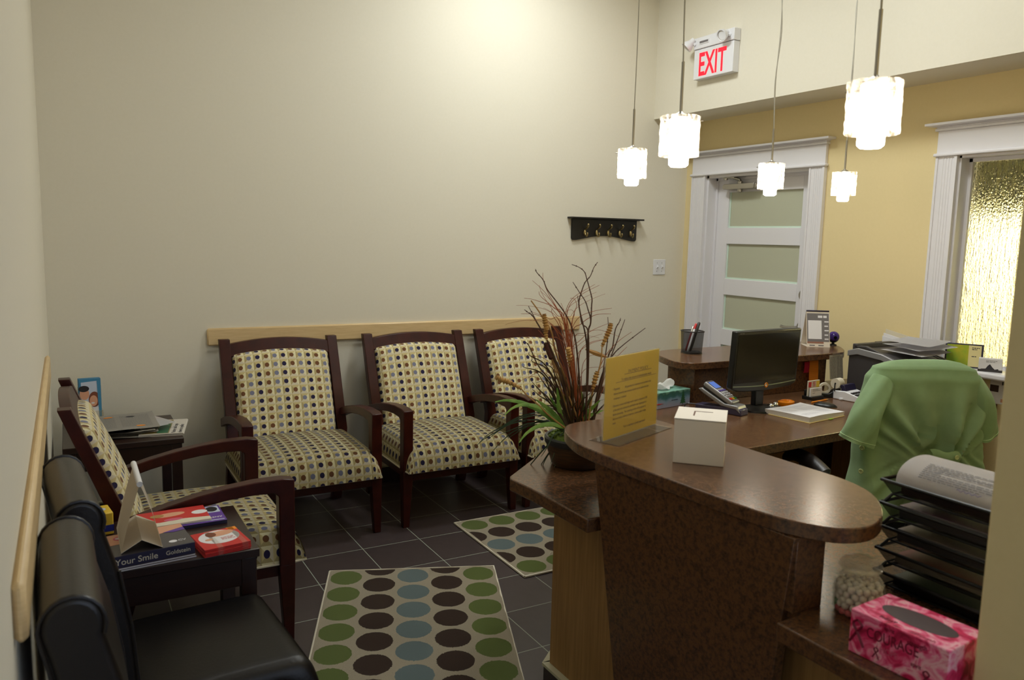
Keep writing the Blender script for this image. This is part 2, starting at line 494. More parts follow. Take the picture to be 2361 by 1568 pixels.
def text(name, s, size, mat_, parent, loc, rot, align='LEFT', ext=0.0003, sx=1.0, sp=1.0, off=0.0):
    cu = bpy.data.curves.new(name, 'FONT'); cu.body = s; cu.size = size; cu.align_x = align; cu.extrude = ext; cu.offset = off
    cu.space_line = sp
    cu.materials.append(MT[mat_]); o = bpy.data.objects.new(name, cu); C.objects.link(o)
    me = bpy.data.meshes.new_from_object(o); bpy.data.objects.remove(o); bpy.data.curves.remove(cu)
    me.name = name; o = bpy.data.objects.new(name, me); C.objects.link(o)
    o.parent = parent; o.location = loc; o.rotation_euler = rot; o.scale = (sx, 1, 1)
    return o

def rules(bm, x0, x1, ys, put, h=0.0012, seed=1, mi=0, words=True, t=0.0003):
    """rows of small printed word-marks too fine to read; put(x, y) -> 3D point, thin raised quads"""
    rnd = random.Random(seed)
    for y, frac in ys:
        x = x0; xe = x0 + (x1 - x0) * frac
        while x < xe:
            w = (rnd.uniform(0.004, 0.014) if words else xe - x)
            w = min(w, xe - x)
            a = [put(x, y, t), put(x + w, y, t), put(x + w, y + h, t), put(x, y + h, t)]
            f = bm.faces.new([bm.verts.new(p) for p in a]); f.material_index = mi
            x += w + 0.0022
# ------------------------------------------------------------------ the room shell
XL, YB, XR, ZC, XS, ZS = -1.035, 1.0, 3.2126, 3.6, 2.87, 2.467
YF = -5.6
b = nb(); bx(b, XL - .3, 5.2, YF - .3, YB + .2, -0.1, 0.0); struct('floor', b, 'tile', smooth=False)
b = nb(); bx(b, XL - .3, XR + .15, YF - .3, YB + .2, ZC, ZC + .1); struct('ceiling', b, 'ceil', smooth=False)
b = nb(); bx(b, XL - .15, XR + .15, YB, YB + .15, 0, ZC); struct('wall_back', b, 'wall', smooth=False)
b = nb(); bx(b, XL - .15, XL, YF - .15, YB, 0, ZC); struct('wall_left', b, 'wall', smooth=False)
DY0, DY1, DZ = -.165, .775, 2.066          # door opening
WY0, WY1, WZ0, WZ1 = -2.0, -1.123, .955, 2.066  # window opening
b = nb(); X2 = XR + .147
bx(b, XR, X2, DY1, YB, 0, ZC); bx(b, XR, X2, DY0, DY1, DZ, ZC); bx(b, XR, X2, WY1, DY0, 0, ZC)
bx(b, XR, X2, WY0, WY1, 0, WZ0); bx(b, XR, X2, WY0, WY1, WZ1, ZC); bx(b, XR, X2, YF - .15, WY0, 0, ZC)
struct('wall_right', b, 'wall_bounce', smooth=False)
b = nb(); bx(b, XS, XR, -2.95, YB, ZS, ZC); struct('wall_soffit', b, 'wall', smooth=False)
b = nb(); bx(b, .425, XR, -3.09, -2.95, 0, ZC); struct('wall_near', b, 'wall_bounce', bev=.004, smooth=False)
b = nb()   # wall behind the camera, with a wide shopfront opening
bx(b, XL, -.6, YF - .15, YF, 0, ZC); bx(b, 2.4, XR, YF - .15, YF, 0, ZC)
bx(b, -.6, 2.4, YF - .15, YF, 2.5, ZC); bx(b, -.6, 2.4, YF - .15, YF, 0, .45)
struct('wall_front', b, 'wall', smooth=False)
b = nb()
bx(b, -.6, -.54, YF - .1, YF - .04, .45, 2.5); bx(b, 2.34, 2.4, YF - .1, YF - .04, .45, 2.5); bx(b, .87, .93, YF - .1, YF - .04, .45, 2.5)
bx(b, -.54, 2.34, YF - .1, YF - .04, .45, .51); bx(b, -.54, 2.34, YF - .1, YF - .04, 2.44, 2.5)
struct('window_2', b, 'white_trim', smooth=False)
# corridor seen through the obscured window
b = nb(); bx(b, 4.9, 5.0, -3.6, YB + .2, 0, 2.7); struct('wall_corridor', b, mat('corridor_wall', (240, 224, 178), .8), smooth=False)
b = nb(); bx(b, 3.98, 4.08, -3.6, YB + .2, 1.79, 2.7); struct('wall_corridor_shade_block', b, mat('shade_block_grey', (120, 126, 116), .8), smooth=False)  # added bulkhead: blocks the corridor light so the pane's top reads dark
b = nb(); bx(b, X2, 5.0, -3.6, YB + .2, 2.7, 2.8); struct('ceiling_corridor', b, 'ceil', smooth=False)
b = nb(); bx(b, X2, 5.0, -3.7, -3.6, 0, 2.7); struct('wall_corridor_end', b, 'wall', smooth=False)
b = nb(); bx(b, X2, 5.0, YB + .2, YB + .3, 0, 2.7); struct('wall_corridor_far', b, 'wall', smooth=False)

# ---- door in the right wall
def crown(bm, y0, y1, z0, z1, d0, d1, x):
    """cornice profile run along y with mitred returns: cove between a bead and a cap"""
    pr = [(d0, z0), (d0 + .012, z0), (d0 + .012, z0 + .012), (d0 + .004, z0 + .016)]
    for k in range(7):
        a = k / 6 * PI / 2
        pr.append((d0 + .006 + (d1 - d0 - .014) * (1 - math.cos(a)), z0 + .018 + (z1 - z0 - .032) * math.sin(a)))
    pr += [(d1, z1 - .012), (d1, z1), (0, z1)]
    rings = []
    for s in (0, 1):
        r = []
        for d, z in pr:
            y = (y0 - d + d0) if s == 0 else (y1 + d - d0)
            r.append(bm.verts.new((x - d, y, z)))
        rings.append(r)
    A, B = rings
    for i in range(len(pr) - 1):
        bm.faces.new((A[i], B[i], B[i + 1], A[i + 1]))
    for r, y in ((A, y0), (B, y1)):
        w = [bm.verts.new((x, v.co.y, v.co.z)) for v in r]
        for i in range(len(pr) - 1):
            bm.faces.new((r[i], r[i + 1], w[i + 1], w[i]))

def casing(root, y0, y1, z0, z1, ow0, ow1):
    """fluted side casings y0-ow0..y0 and y1..y1+ow1, frieze board and crown over an opening"""
    for ya, yb in ((y0 - ow0, y0), (y1, y1 + ow1)):
        b = nb(); bx(b, XR - .02, XR, ya, yb, z0, z1)
        w = yb - ya
        for k in range(4):
            yy = ya + w * (.25 + .13 * k); bx(b, XR - .0215, XR - .02, yy, yy + w * .07, z0, z1)
        bx(b, XR - .027, XR - .001, ya - .001, ya + .014, z0 + .001, z1 - .001); bx(b, XR - .025, XR - .001, yb - .012, yb + .001, z0 + .001, z1 - .001)
        obj('side_casing', b, 'white_trim', root, smooth=False)
    b = nb(); ya, yb = y0 - ow0, y1 + ow1
    bx(b, XR - .022, XR, ya, yb, z1 + .018, z1 + .135)
    obj('frieze_board', b, 'white_trim', root, bev=.002)
    b = nb(); bx(b, XR - .036, XR, ya - .012, yb + .012, z1, z1 + .018); obj('frieze_bead', b, 'white_trim', root, bev=.006, seg=3)
    b = nb(); crown(b, ya, yb, z1 + .135, z1 + .175, .022, .072, XR); obj('crown_moulding', b, 'white_trim', root, angle=25)

door = bpy.data.objects.new('door_1', None); C.objects.link(door)
door['kind'] = 'structure'; door['label'] = 'white door with frosted glass panes beside the coat rack wall'
casing(door, DY0, DY1, 0, DZ, .117, .142)
b = nb(); bx(b, XR, X2, DY0 - .0, DY0 + .018, 0, DZ); bx(b, XR, X2, DY1 - .018, DY1, 0, DZ); bx(b, XR, X2, DY0, DY1, DZ - .018, DZ)
bx(b, XR + .075, XR + .087, DY1 - .034, DY1 - .018, 0, DZ - .018); bx(b, XR + .075, XR + .087, DY0 + .018, DY0 + .034, 0, DZ - .018); bx(b, XR + .075, XR + .087, DY0, DY1, DZ - .034, DZ - .018)
obj('jamb', b, 'white_trim', door, smooth=False)
LX0, LX1 = XR + .088, XR + .128
PY0, PY1 = -.035, .635
panes = [(1.69, 1.945), (1.318, 1.573), (.945, 1.2), (.572, .827), (.2, .455)]
b = nb(); ly0, ly1 = DY0 + .02, DY1 - .02
bx(b, LX0, LX1, ly0, PY0, .01, DZ - .02); bx(b, LX0, LX1, PY1, ly1, .01, DZ - .02)
zz = [.01] + [v for p in reversed(panes) for v in p] + [DZ - .02]
for k in range(0, len(zz), 2):
    bx(b, LX0, LX1, PY0, PY1, zz[k], zz[k + 1])
leaf = obj('door_leaf', b, 'white_trim', door, bev=.0015)
for z0, z1 in panes:
    b = nb(); bx(b, LX0 + .016, LX0 + .022, PY0, PY1, z0, z1)
    g = obj('glass_pane', b, 'door_glass', door, smooth=False, label='frosted glass pane of the white door')
    b = nb(); w = .012
    bx(b, LX0 + .0125, LX0 + .0158, PY0, PY1, z0, z0 + w); bx(b, LX0 + .0125, LX0 + .0158, PY1 - w, PY1, z0 + w, z1)
    obj('pale_edge', b, 'door_glass_edge', g, smooth=False)  # pale mint strip along the bottom and far side of the pane
# closer, deadbolt and lever
cl = bpy.data.objects.new('door_closer', None); C.objects.link(cl); cl.parent = door
b = nb(); prism(b, [(.345, 1.962), (.63, 1.962), (.645, 1.972), (.645, 1.99), (.63, 2.0), (.345, 2.0)], LX0 - .062, LX0, 'x'); 
bx(b, LX0 - .055, LX0, .332, .345, 1.964, 1.998)
lathe(b, [(0, 1.935), (.017, 1.94), (.019, 1.948), (.017, 1.962), (.019, 2.0), (.021, 2.018), (0, 2.018)], 16, LX0 - .033, .50)
obj('closer_body', b, 'steel', cl, bev=.003)
b = nb(); tube(b, [(LX0 - .033, .50, 2.018), (LX0 - .035, .505, 2.03), (LX0 - .06, .55, 2.045)], .011, 8)
bx(b, LX0 - .075, LX0 - .045, .52, .63, 2.04, 2.046); lathe(b, [(0, 2.03), (.014, 2.03), (.014, 2.056), (0, 2.056)], 14, LX0 - .06, .615)
tube(b, [(LX0 - .06, .615, 2.05), (LX0 - .045, .48, 2.055), (LX0 - .02, .46, 2.052)], .008, 6)
obj('closer_arm', b, 'steel', cl)
b = nb(); bx(b, 0, .001, 0, .001, 0, .001); b.clear()
for z, r, nm in ((1.249, .036, 'deadbolt'), (1.035, .036, 'door_handle')):
    b = nb(); lathe(b, [(0, 0), (r, 0), (r, .006), (r * .8, .014), (r * .45, .016), (0, .02)], 24)
    bmesh.ops.transform(b, matrix=Matrix.Translation((LX0, -.095, z)) @ Matrix.Rotation(-PI / 2, 4, 'Y'), verts=b.verts[:])
    if nm == 'door_handle':
        tube(b, [(LX0, -.095, z), (LX0 - .05, -.095, z)], .010, 10)
        tube(b, smoothpts([(LX0 - .05, -.098, z), (LX0 - .055, -.06, z - .002), (LX0 - .054, .0, z - .006), (LX0 - .05, .035, z - .002)]), .010, 10, flat=.6)
    obj(nm, b, 'steel', door)

# ---- obscured window with sill
win = bpy.data.objects.new('window_1', None); C.objects.link(win)
win['kind'] = 'structure'; win['label'] = 'white framed window of rippled obscure glass'
casing(win, WY0, WY1, WZ0 + .01, WZ1, .117, .118)
b = nb(); bx(b, XR, X2, WY1 - .012, WY1, WZ0, WZ1); bx(b, XR, X2, WY0, WY0 + .012, WZ0, WZ1); bx(b, XR, X2, WY0, WY1, WZ1 - .012, WZ1)
bx(b, XR + .07, XR + .1, WY1 - .03, WY1 - .012, WZ0, WZ1 - .012); bx(b, XR + .07, XR + .1, WY0 + .012, WY0 + .03, WZ0, WZ1 - .012)
bx(b, XR + .07, XR + .1, WY0, WY1, WZ1 - .03, WZ1 - .012); bx(b, XR + .07, XR + .1, WY0, WY1, WZ0, WZ0 + .02)
obj('window_frame', b, 'white_trim', win, smooth=False)
b = nb(); bx(b, XR + .083, XR + .089, WY0 + .02, WY1 - .02, WZ0 + .015, WZ1 - .02); obj('window_pane', b, 'rain', win, smooth=False)
b = nb(); bx(b, XR - .125, XR + .1, WY0 - .16, WY1 + .16, WZ0 - .03, WZ0 + .004); obj('window_sill', b, 'white_trim', win, bev=.012, seg=4)

# ---- maple chair rails
def rail(name, p0, p1, axis, label):
    b = nb(); z0, z1 = .935, 1.034
    if axis == 'x':
        bx(b, p0, p1, YB - .02, YB, z0, z1)
    else:
        bx(b, XL, XL + .02, p0, p1, z0, z1)
    o = struct(name, b, 'maple', bev=.008, seg=1); o['label'] = label
rail('trim_1', -.265, 2.264, 'x', 'maple chair rail on the back wall behind the dotted armchairs')
rail('trim_2', -2.31, .2, 'y', 'maple chair rail on the left wall behind the leather chairs')
b = nb(); bx(b, XL, XR, YB - .012, YB, 0, .1); bx(b, XL, XR, YB - .015, YB, .1, .108, 1); struct('baseboard_back', b, ['tile_base', 'grout_strip'], smooth=False)
b = nb(); bx(b, XL, XL + .012, YF, YB - .012, 0, .1); bx(b, XL, XL + .015, YF, YB - .015, .1, .108, 1); struct('baseboard_left', b, ['tile_base', 'grout_strip'], smooth=False)

# ---- light switch
sw = thing('light_switch', 'white double light switch plate on the wall below the black coat rack', 'light switch', (2.981, YB, 1.386))
b = nb(); bx(b, -.058, .058, -.006, 0, -.058, .058); obj('switch_plate', b, 'white_pl', sw, bev=.003)
for x in (-.023, .023):
    b = nb(); hexa(b, [(x - .005, -.006, -.012), (x + .005, -.006, -.012), (x + .005, -.006, .012), (x - .005, -.006, .012)],
                   [(x - .004, -.02, .002), (x + .004, -.02, .002), (x + .004, -.017, .011), (x - .004, -.017, .011)])
    obj('toggle', b, 'white_pl', sw)
    for z in (-.031, .031):
        b = nb(); sphere(b, (x, -.006, z), .0032, 8, 6, sc=(1, .4, 1)); obj('screw', b, 'grey_pl', sw)

# ---- coat rack
cr = thing('coat_rack', 'black wooden coat rack with a shelf and five brass hooks on the back wall', 'coat rack', (2.455, YB, 1.575))
hw = .285; pts = []
for k in range(6):
    a = PI + k / 5 * PI / 2; pts.append((-hw + .018 + .018 * math.cos(a), .018 + .018 * math.sin(a)))
for k in range(17):
    t = k / 16; x = -hw + .03 + t * (2 * hw - .06); pts.append((x, .034 * math.sin(PI * t) ** 1.2))
for k in range(6):
    a = 1.5 * PI + k / 5 * PI / 2; pts.append((hw - .018 + .018 * math.cos(a), .018 + .018 * math.sin(a)))
pts += [(hw, .15), (-hw, .15)]
b = nb(); prism(b, pts, -.016, 0, 'y'); obj('backboard', b, 'blackwood', cr, bev=.0015)
b = nb(); bx(b, -hw - .033, hw + .033, -.062, 0, .15, .162); obj('shelf', b, 'blackwood', cr, bev=.002)
for k in range(5):
    x = -.178 + .1015 * k
    b = nb(); sphere(b, (x, -.02, .055), .011, 12, 10, sc=(1, .7, 2.0))
    tube(b, smoothpts([(x, -.022, .06), (x, -.026, .08), (x, -.05, .092), (x, -.058, .108)]), [.006, .0055, .005, .0045, .0045, .0045, .0048, .005, .0055, .006, .0065, .007, .0075, .0078, .008, .008, .008, .0085, .009][:19], 8)
    tube(b, smoothpts([(x, -.022, .05), (x, -.03, .034), (x, -.045, .030), (x, -.052, .042), (x, -.051, .05)], 4), .0052, 8)
    sphere(b, (x, -.058, .110), .0088, 10, 8); sphere(b, (x, -.051, .05), .0066, 10, 8)
    obj('hook', b, 'bronze', cr, label='brass double hook')

# ---- exit sign with emergency heads, on the soffit
ex = thing('exit_sign', 'white exit sign with red letters and two emergency lamp heads on the bulkhead', 'exit sign', (XS, .36, 2.667), 0)
b = nb(); bx(b, -.052, 0, -.182, .182, 0, .192); obj('sign_box', b, 'white_pl', ex, bev=.003)
b = nb(); bx(b, -.058, 0, -.186, .186, .195, .27); obj('battery_housing', b, 'white_pl', ex, bev=.004)
b = nb(); bx(b, -.062, -.058, .04, .13, .222, .246); bx(b, -.0625, -.062, .045, .125, .227, .241, 1); obj('maker_plate', b, ['white_pl', 'grey_pl'], ex)
tx = text('lettering', 'EXIT', .208, 'exit_red', ex, (-.0525, .138, .022), (PI / 2, 0, -PI / 2), 'LEFT', .0004, .60, off=.004)
tx['label'] = 'red EXIT lettering'
for y, dr, in ((.2, Vector((-.55, .45, -.7))), (-.125, Vector((-.85, -.05, -.35)))):
    h = bpy.data.objects.new('lamp_head', None); C.objects.link(h); h.parent = ex
    dr.normalize(); base = Vector((-.055, y - .03 if y > 0 else y - .03, .225)); cpos = Vector((-.085, y, .232))
    R = dr.to_track_quat('Z', 'Y').to_matrix().to_4x4(); T = Matrix.Translation(cpos) @ R
    b = nb(); lathe(b, [(0, -.045), (.019, -.043), (.022, -.015), (.028, -.005), (.037, .012), (.038, .03), (.033, .03), (.03, .022), (0, .022)], 24)
    bmesh.ops.transform(b, matrix=T, verts=b.verts[:]); obj('head_shell', b, 'white_pl', h)
    b = nb(); lathe(b, [(.0305, .0235), (.02, .016), (.008, .012), (0, .02)], 20); bmesh.ops.transform(b, matrix=T, verts=b.verts[:]); obj('lamp_lens', b, 'lens', h)
    b = nb(); tube(b, [base, cpos - dr * .02], .011, 10)
    obj('swivel', b, 'white_pl', h)
# ------------------------------------------------------------------ dotted armchairs
def armchair(label):
    t = thing('dotted_armchair', label, 'armchair', group='dotted waiting room armchairs')
    # seat cushion: crowned, rolls over the front rail
    def mp(x, y, h):
        return (x, y - .075, .452 + h + .012 * (y + .3))
    b = nb(); pad(b, .342, .318, .135, .055, .10, .028, mp, 34, 34, (.0, .0)); bmesh.ops.solidify(b, geom=b.faces[:], thickness=.01)
    obj('seat_cushion', b, 'fabric', t, angle=80)
    b = nb(); cor = [(-.338, -.385), (.338, -.385), (.342, -.35), (.342, .2), (-.342, .2), (-.342, -.35)]
    tube(b, [(x, y, .318) for x, y in cor] + [(cor[0][0], cor[0][1], .318)], .005, 6); obj('seat_piping', b, 'fabric', t)
    # back: leaning plane y = yb(z)
    def yb(z):
        return .205 + (z - .44) * .385
    def mb(x, s, h):
        z = .675 + s * .93
        zz = z + (.022 * (1 - (x / .275) ** 2) if s > 0 else 0) * max(0, s / .25)
        return (x, yb(zz) - .062 - h * .93, zz + (h - .02) * .35)
    b = nb(); pad(b, .274, .262, .066, .034, .045, .024, mb, 32, 36, (.0238, .0))
    obj('back_cushion', b, 'fabric', t, angle=80)
    b = nb(); hexa(b, [(-.275, yb(.42) - .004, .42), (.275, yb(.42) - .004, .42), (.275, yb(.42) + .012, .42), (-.275, yb(.42) + .012, .42)],
                   [(-.275, yb(.93) - .004, .93), (.275, yb(.93) - .004, .93), (.275, yb(.93) + .012, .93), (-.275, yb(.93) + .012, .93)])
    obj('back_panel', b, 'cherry', t)
    # arched top rail
    b = nb(); n = 14; bot = []; top = []
    pf = [];
    for k in range(n + 1):
        x = -.278 + .556 * k / n; a = .026 * (1 - (x / .278) ** 2)
        pf.append((x, a))
    for sgn in (0, 1):
        pass
    rows = []
    for x, a in pf:
        z0, z1 = .885, .952 + a
        rows.append([b.verts.new((x, yb(z0) - .026, z0)), b.verts.new((x, yb(z1) - .026, z1)), b.verts.new((x, yb(z1) + .012, z1)), b.verts.new((x, yb(z0) + .012, z0))])
    for A, B in zip(rows, rows[1:]):
        for k in range(4):
            b.faces.new((A[k], A[(k + 1) % 4], B[(k + 1) % 4], B[k]))
    b.faces.new(rows[0]); b.faces.new(rows[-1][::-1]); obj('top_rail', b, 'cherry', t, bev=.003)
    for s in (-1, 1):
        # rear leg sweeps up into the back post
        b = nb(); st = [(0, .315, .042), (.15, .27, .048), (.34, .215, .055), (.46, .205, .056), (.7, yb(.7) - .008, .05), (.978, yb(.978) - .008, .042)]
        rows = []
        for z, y, d in st:
            xa, xb = s * .275, s * .333
            rows.append([b.verts.new((xa, y - d / 2, z)), b.verts.new((xb, y - d / 2, z)), b.verts.new((xb, y + d / 2, z)), b.verts.new((xa, y + d / 2, z))])
        for A, B in zip(rows, rows[1:]):
            for k in range(4):
                b.faces.new((A[k], A[(k + 1) % 4], B[(k + 1) % 4], B[k]))
        b.faces.new(rows[0][::-1]); b.faces.new(rows[-1]); obj('back_post', b, 'cherry', t, bev=.003)
        # tapered front leg
        b = nb(); xo = s * .355; xi = s * .298; xi2 = s * .316; xo2 = s * .352
        hexa(b, [(xi2, -.338, 0), (xo2, -.338, 0), (xo2, -.302, 0), (xi2, -.302, 0)], [(xi, -.345, .315), (xo, -.345, .315), (xo, -.285, .315), (xi, -.285, .315)])
        obj('leg', b, 'cherry', t, bev=.003)
        # arm: front post and bowed rail as one piece, extruded across its width
        pf = [(-.345, .31), (-.345, .648)]
        up = [(-.30, .656), (-.2, .655), (-.1, .645), (0, .63), (.1, .608), (.2, .58), (.262, .56)]
        dn = [(.255, .515), (.2, .535), (.1, .564), (0, .586), (-.1, .60), (-.2, .606), (-.27, .602), (-.286, .588), (-.286, .31)]
        b = nb(); prism(b, pf + up + dn, min(xo, s * .30), max(xo, s * .30), 'x'); obj('armrest', b, 'cherry', t, bev=.004)
        b = nb(); bx(b, s * .31 - .014, s * .31 + .014, -.29, .22, .262, .322); obj('side_rail', b, 'cherry', t, bev=.002)
    b = nb(); bx(b, -.3, .3, -.343, -.313, .262, .322); obj('front_rail', b, 'cherry', t, bev=.002)
    b = nb(); bx(b, -.28, .28, .2, .225, .262, .33); obj('rear_rail', b, 'cherry', t, bev=.002)
    return t
ac = armchair('dotted armchair under the maple rail, nearest the corner table with newspapers')
ac.location = (.117, .515, 0)
G = 'dotted waiting room armchairs'
dup(ac, (.948, .515, 0), 0, 'dotted armchair in the middle of the row under the maple rail', G)
dup(ac, (1.712, .515, 0), 0, 'dotted armchair half hidden behind the dried grass arrangement', G)
dup(ac, (-.562, -.40, 0), PI / 2, 'dotted armchair against the left wall, seen from its side between the two dark tables', G)

# ------------------------------------------------------------------ black leather side chairs
def leather_chair(label):
    t = thing('leather_chair', label, 'chair', group='black leather side chairs')
    pf = []
    for k in range(13):   # scroll at the top
        a = PI * 1.12 - k / 12 * PI * 1.22
        pf.append((.255 + .050 * math.cos(a), .925 + .053 * math.sin(a)))
    pf += [(.29, .86), (.262, .7), (.238, .5), (.235, .33), (.155, .33), (.15, .42), (.148, .52), (.158, .66), (.18, .80)]
    b = nb(); prism(b, pf, -.21, .21, 'x'); obj('backrest', b, 'leather', t, bev=.012, seg=3, angle=50)
    for s in (-1, 1):
        b = nb(); tube(b, [(s * .209, y, z) for y, z in pf[:-9]] + [(s * .209, .292, .86), (s * .209, .263, .7), (s * .209, .238, .48)], .0036, 6)
        tube(b, [(s * .209, y, z) for y, z in reversed(pf[-5:])] , .0036, 6); obj('piping', b, 'leather', t)
    def mp(x, y, h):
        return (x, y - .05, .472 + h)
    b = nb(); pad(b, .248, .232, .085, .038, .05, .016, mp, 26, 26); bmesh.ops.solidify(b, geom=b.faces[:], thickness=.01); obj('seat', b, 'leather', t, angle=80)
    b = nb(); tube(b, [(-.249, .17, .392), (-.249, -.272, .392), (-.24, -.282, .392), (.24, -.282, .392), (.249, -.272, .392), (.249, .17, .392)], .004, 6); obj('seat_piping', b, 'leather', t)
    b = nb(); bx(b, -.225, .225, -.265, .17, .32, .392); obj('seat_box', b, 'leather', t, bev=.006)
    for sx in (-1, 1):
        b = nb(); hexa(b, [(sx * .215, -.255, 0), (sx * .185, -.255, 0), (sx * .185, -.225, 0), (sx * .215, -.225, 0)], [(sx * .22, -.26, .33), (sx * .175, -.26, .33), (sx * .175, -.215, .33), (sx * .22, -.215, .33)])
        obj('leg', b, 'espresso', t, bev=.002)
        b = nb(); hexa(b, [(sx * .205, .27, 0), (sx * .175, .27, 0), (sx * .175, .30, 0), (sx * .205, .30, 0)], [(sx * .205, .185, .34), (sx * .165, .185, .34), (sx * .165, .23, .34), (sx * .205, .23, .34)])
        obj('leg', b, 'espresso', t, bev=.002)
    return t
lc = leather_chair('black leather chair pushed up to the near dark side table')
lc.location = (-.70, -1.52, 0); lc.rotation_euler[2] = PI / 2 + .08
dup(lc, (-.705, -2.05, 0), PI / 2 + .02, 'black leather chair nearest the camera, at the near end of the left maple rail', 'black leather side chairs')

# ------------------------------------------------------------------ side tables
def side_table(name, label, x0, x1, y0, y1, zt):
    t = thing(name, label, 'side table', ((x0 + x1) / 2, (y0 + y1) / 2, 0), group='dark square side tables')
    w, d = (x1 - x0) / 2, (y1 - y0) / 2
    b = nb(); bx(b, -w, w, -d, d, zt - .028, zt); obj('table_top', b, 'espresso', t, bev=.003)
    b = nb(); i = .012
    bx(b, -w + i, w - i, -d + i, -d + i + .02, zt - .12, zt - .028); bx(b, -w + i, w - i, d - i - .02, d - i, zt - .12, zt - .028)
    bx(b, -w + i, -w + i + .02, -d + i, d - i, zt - .12, zt - .028); bx(b, w - i - .02, w - i, -d + i, d - i, zt - .12, zt - .028)
    obj('apron', b, 'espresso', t, bev=.002)
    for sx in (-1, 1):
        for sy in (-1, 1):
            xa, xb = sorted((sx * (w - .008), sx * (w - .055))); ya, yb_ = sorted((sy * (d - .008), sy * (d - .055)))
            b = nb(); bx(b, xa, xb, ya, yb_, 0, zt - .028); obj('leg', b, 'espresso', t, bev=.003)
    return t
ZT = .585
side_table('side_table', 'dark square side table by the leather chairs, carrying books and a white tent card', -.99, -.443, -1.215, -.765, ZT)
side_table('side_table', 'dark square side table in the far left corner, carrying newspapers', -.99, -.478, .325, .87, ZT)

# ------------------------------------------------------------------ rugs
def rug(label, corner, ang, length):
    W = .772; b = nb()
    nu, nv = 30, int(length / .03)
    gridf(b, lambda u, v: (u * W, -v * length, .011 + .0006 * math.sin(u * 37) * math.cos(v * 53)), nu, nv, 0, lambda u, v: (u * W, v * length))
    bmesh.ops.solidify(b, geom=b.faces[:], thickness=.010)
    o = thing('dotted_rug', label, 'rug', corner, ang, 'dotted rugs')
    obj('pile', b, 'rug', o, angle=60)
    b = nb(); tube(b, [(0, 0, .006), (W, 0, .006), (W, -length, .006), (0, -length, .006), (0, 0, .006)], .006, 6); obj('bound_edge', b, MT['cream_paper'], o)
    return o
rug('dotted rug lying askew on the tiles in the middle foreground', (.078, -.205, 0), math.atan2(-.288, .718), 1.27)
rug('dotted rug reaching under the desk corner in front of the armchairs', (.871, -.661, 0), PI / 2, 1.25)
# ------------------------------------------------------------------ things on the near side table
def slab(name, w, d, h, mats, parent=None, loc=None, rz=0.0, bev=.0008, side=1):
    """flat book-like block: faces up/down use slot 0, page edges slot 1"""
    b = nb(); bx(b, -w / 2, w / 2, -d / 2, d / 2, 0, h)
    b.normal_update()
    for f in b.faces:
        f.material_index = 0 if abs(f.normal.z) > .5 else side
    return obj(name, b, mats, parent, bev=bev, loc=loc, rz=rz)

def patch(bm, pts, z, mi=0, t=.0004):
    """printed area: thin raised outline on a cover"""
    prism(bm, pts, z, z + t, 'z', mi)

def ell(cx, cy, rx, ry, n=20, a0=0, a1=2 * PI, rot=0):
    out = []
    for k in range(n):
        a = a0 + (a1 - a0) * k / n
        x, y = rx * math.cos(a), ry * math.sin(a)
        out.append((cx + x * math.cos(rot) - y * math.sin(rot), cy + x * math.sin(rot) + y * math.cos(rot)))
    return out

z = ZT
for k, (lab, dx, r) in enumerate((('thin white book directly on the side table, lowest under the navy hardback', .004, 5.5), ('thin white book second from the table top under the navy hardback', 0, 6.2))):
    t = thing('thin_book', lab, 'book', (-.765 + dx, -1.118, z), math.radians(r), 'thin books under the navy hardback')
    slab('pages', .248, .186, .0052, ['paper', 'paper'], t)
    b = nb(); bx(b, -.125, .125, -.0945, .0945, .0052, .0062); obj('cover', b, MT['brownpanel'], t)
    z += .0062
bk = thing('hardback_book', 'thick navy hardback with a mouth on its cover, under the white tent card', 'book', (-.765, -1.118, z), math.radians(6.2))
BH = .035
b = nb(); bx(b, -.12, .12, -.088, .09, .002, BH - .002); obj('pages', b, 'paper', bk)
b = nb(); bx(b, -.124, .124, -.092, .094, BH - .002, BH); bx(b, -.124, .124, -.092, .094, 0, .002); obj('cover', b, mat('charcoal_cover', (70, 66, 70), .3), bk)
b = nb(); bx(b, -.124, .124, -.0935, -.0895, 0, BH); sp_ = obj('spine', b, 'navy', bk, bev=.001)
text('lettering', 'Your Smile', .026, 'cream_paper', sp_, (-.098, -.0938, .0085), (PI / 2, 0, 0))
text('lettering', 'Goldstein', .018, 'cream_paper', sp_, (.040, -.0938, .011), (PI / 2, 0, 0))
b = nb(); patch(b, [(-.124, .094), (.124, .094), (.124, .06), (.06, .035), (-.02, .012), (-.124, .0)], BH, 0)
patch(b, ell(-.03, .055, .05, .026), BH + .0004, 1); patch(b, ell(-.035, .055, .04, .012), BH + .0008, 2)
patch(b, [(.06, .036), (.124, .06), (.124, .034), (.09, .026)], BH + .0004, 3); patch(b, ell(.07, -.052, .012, .010), BH, 2)
obj('cover_print', b, ['skin_print', 'pinkish', 'paper', 'purple'], bk)
text('lettering', 'CV', .018, 'paper', bk, (.084, -.058, BH + .0003), (0, 0, 0))

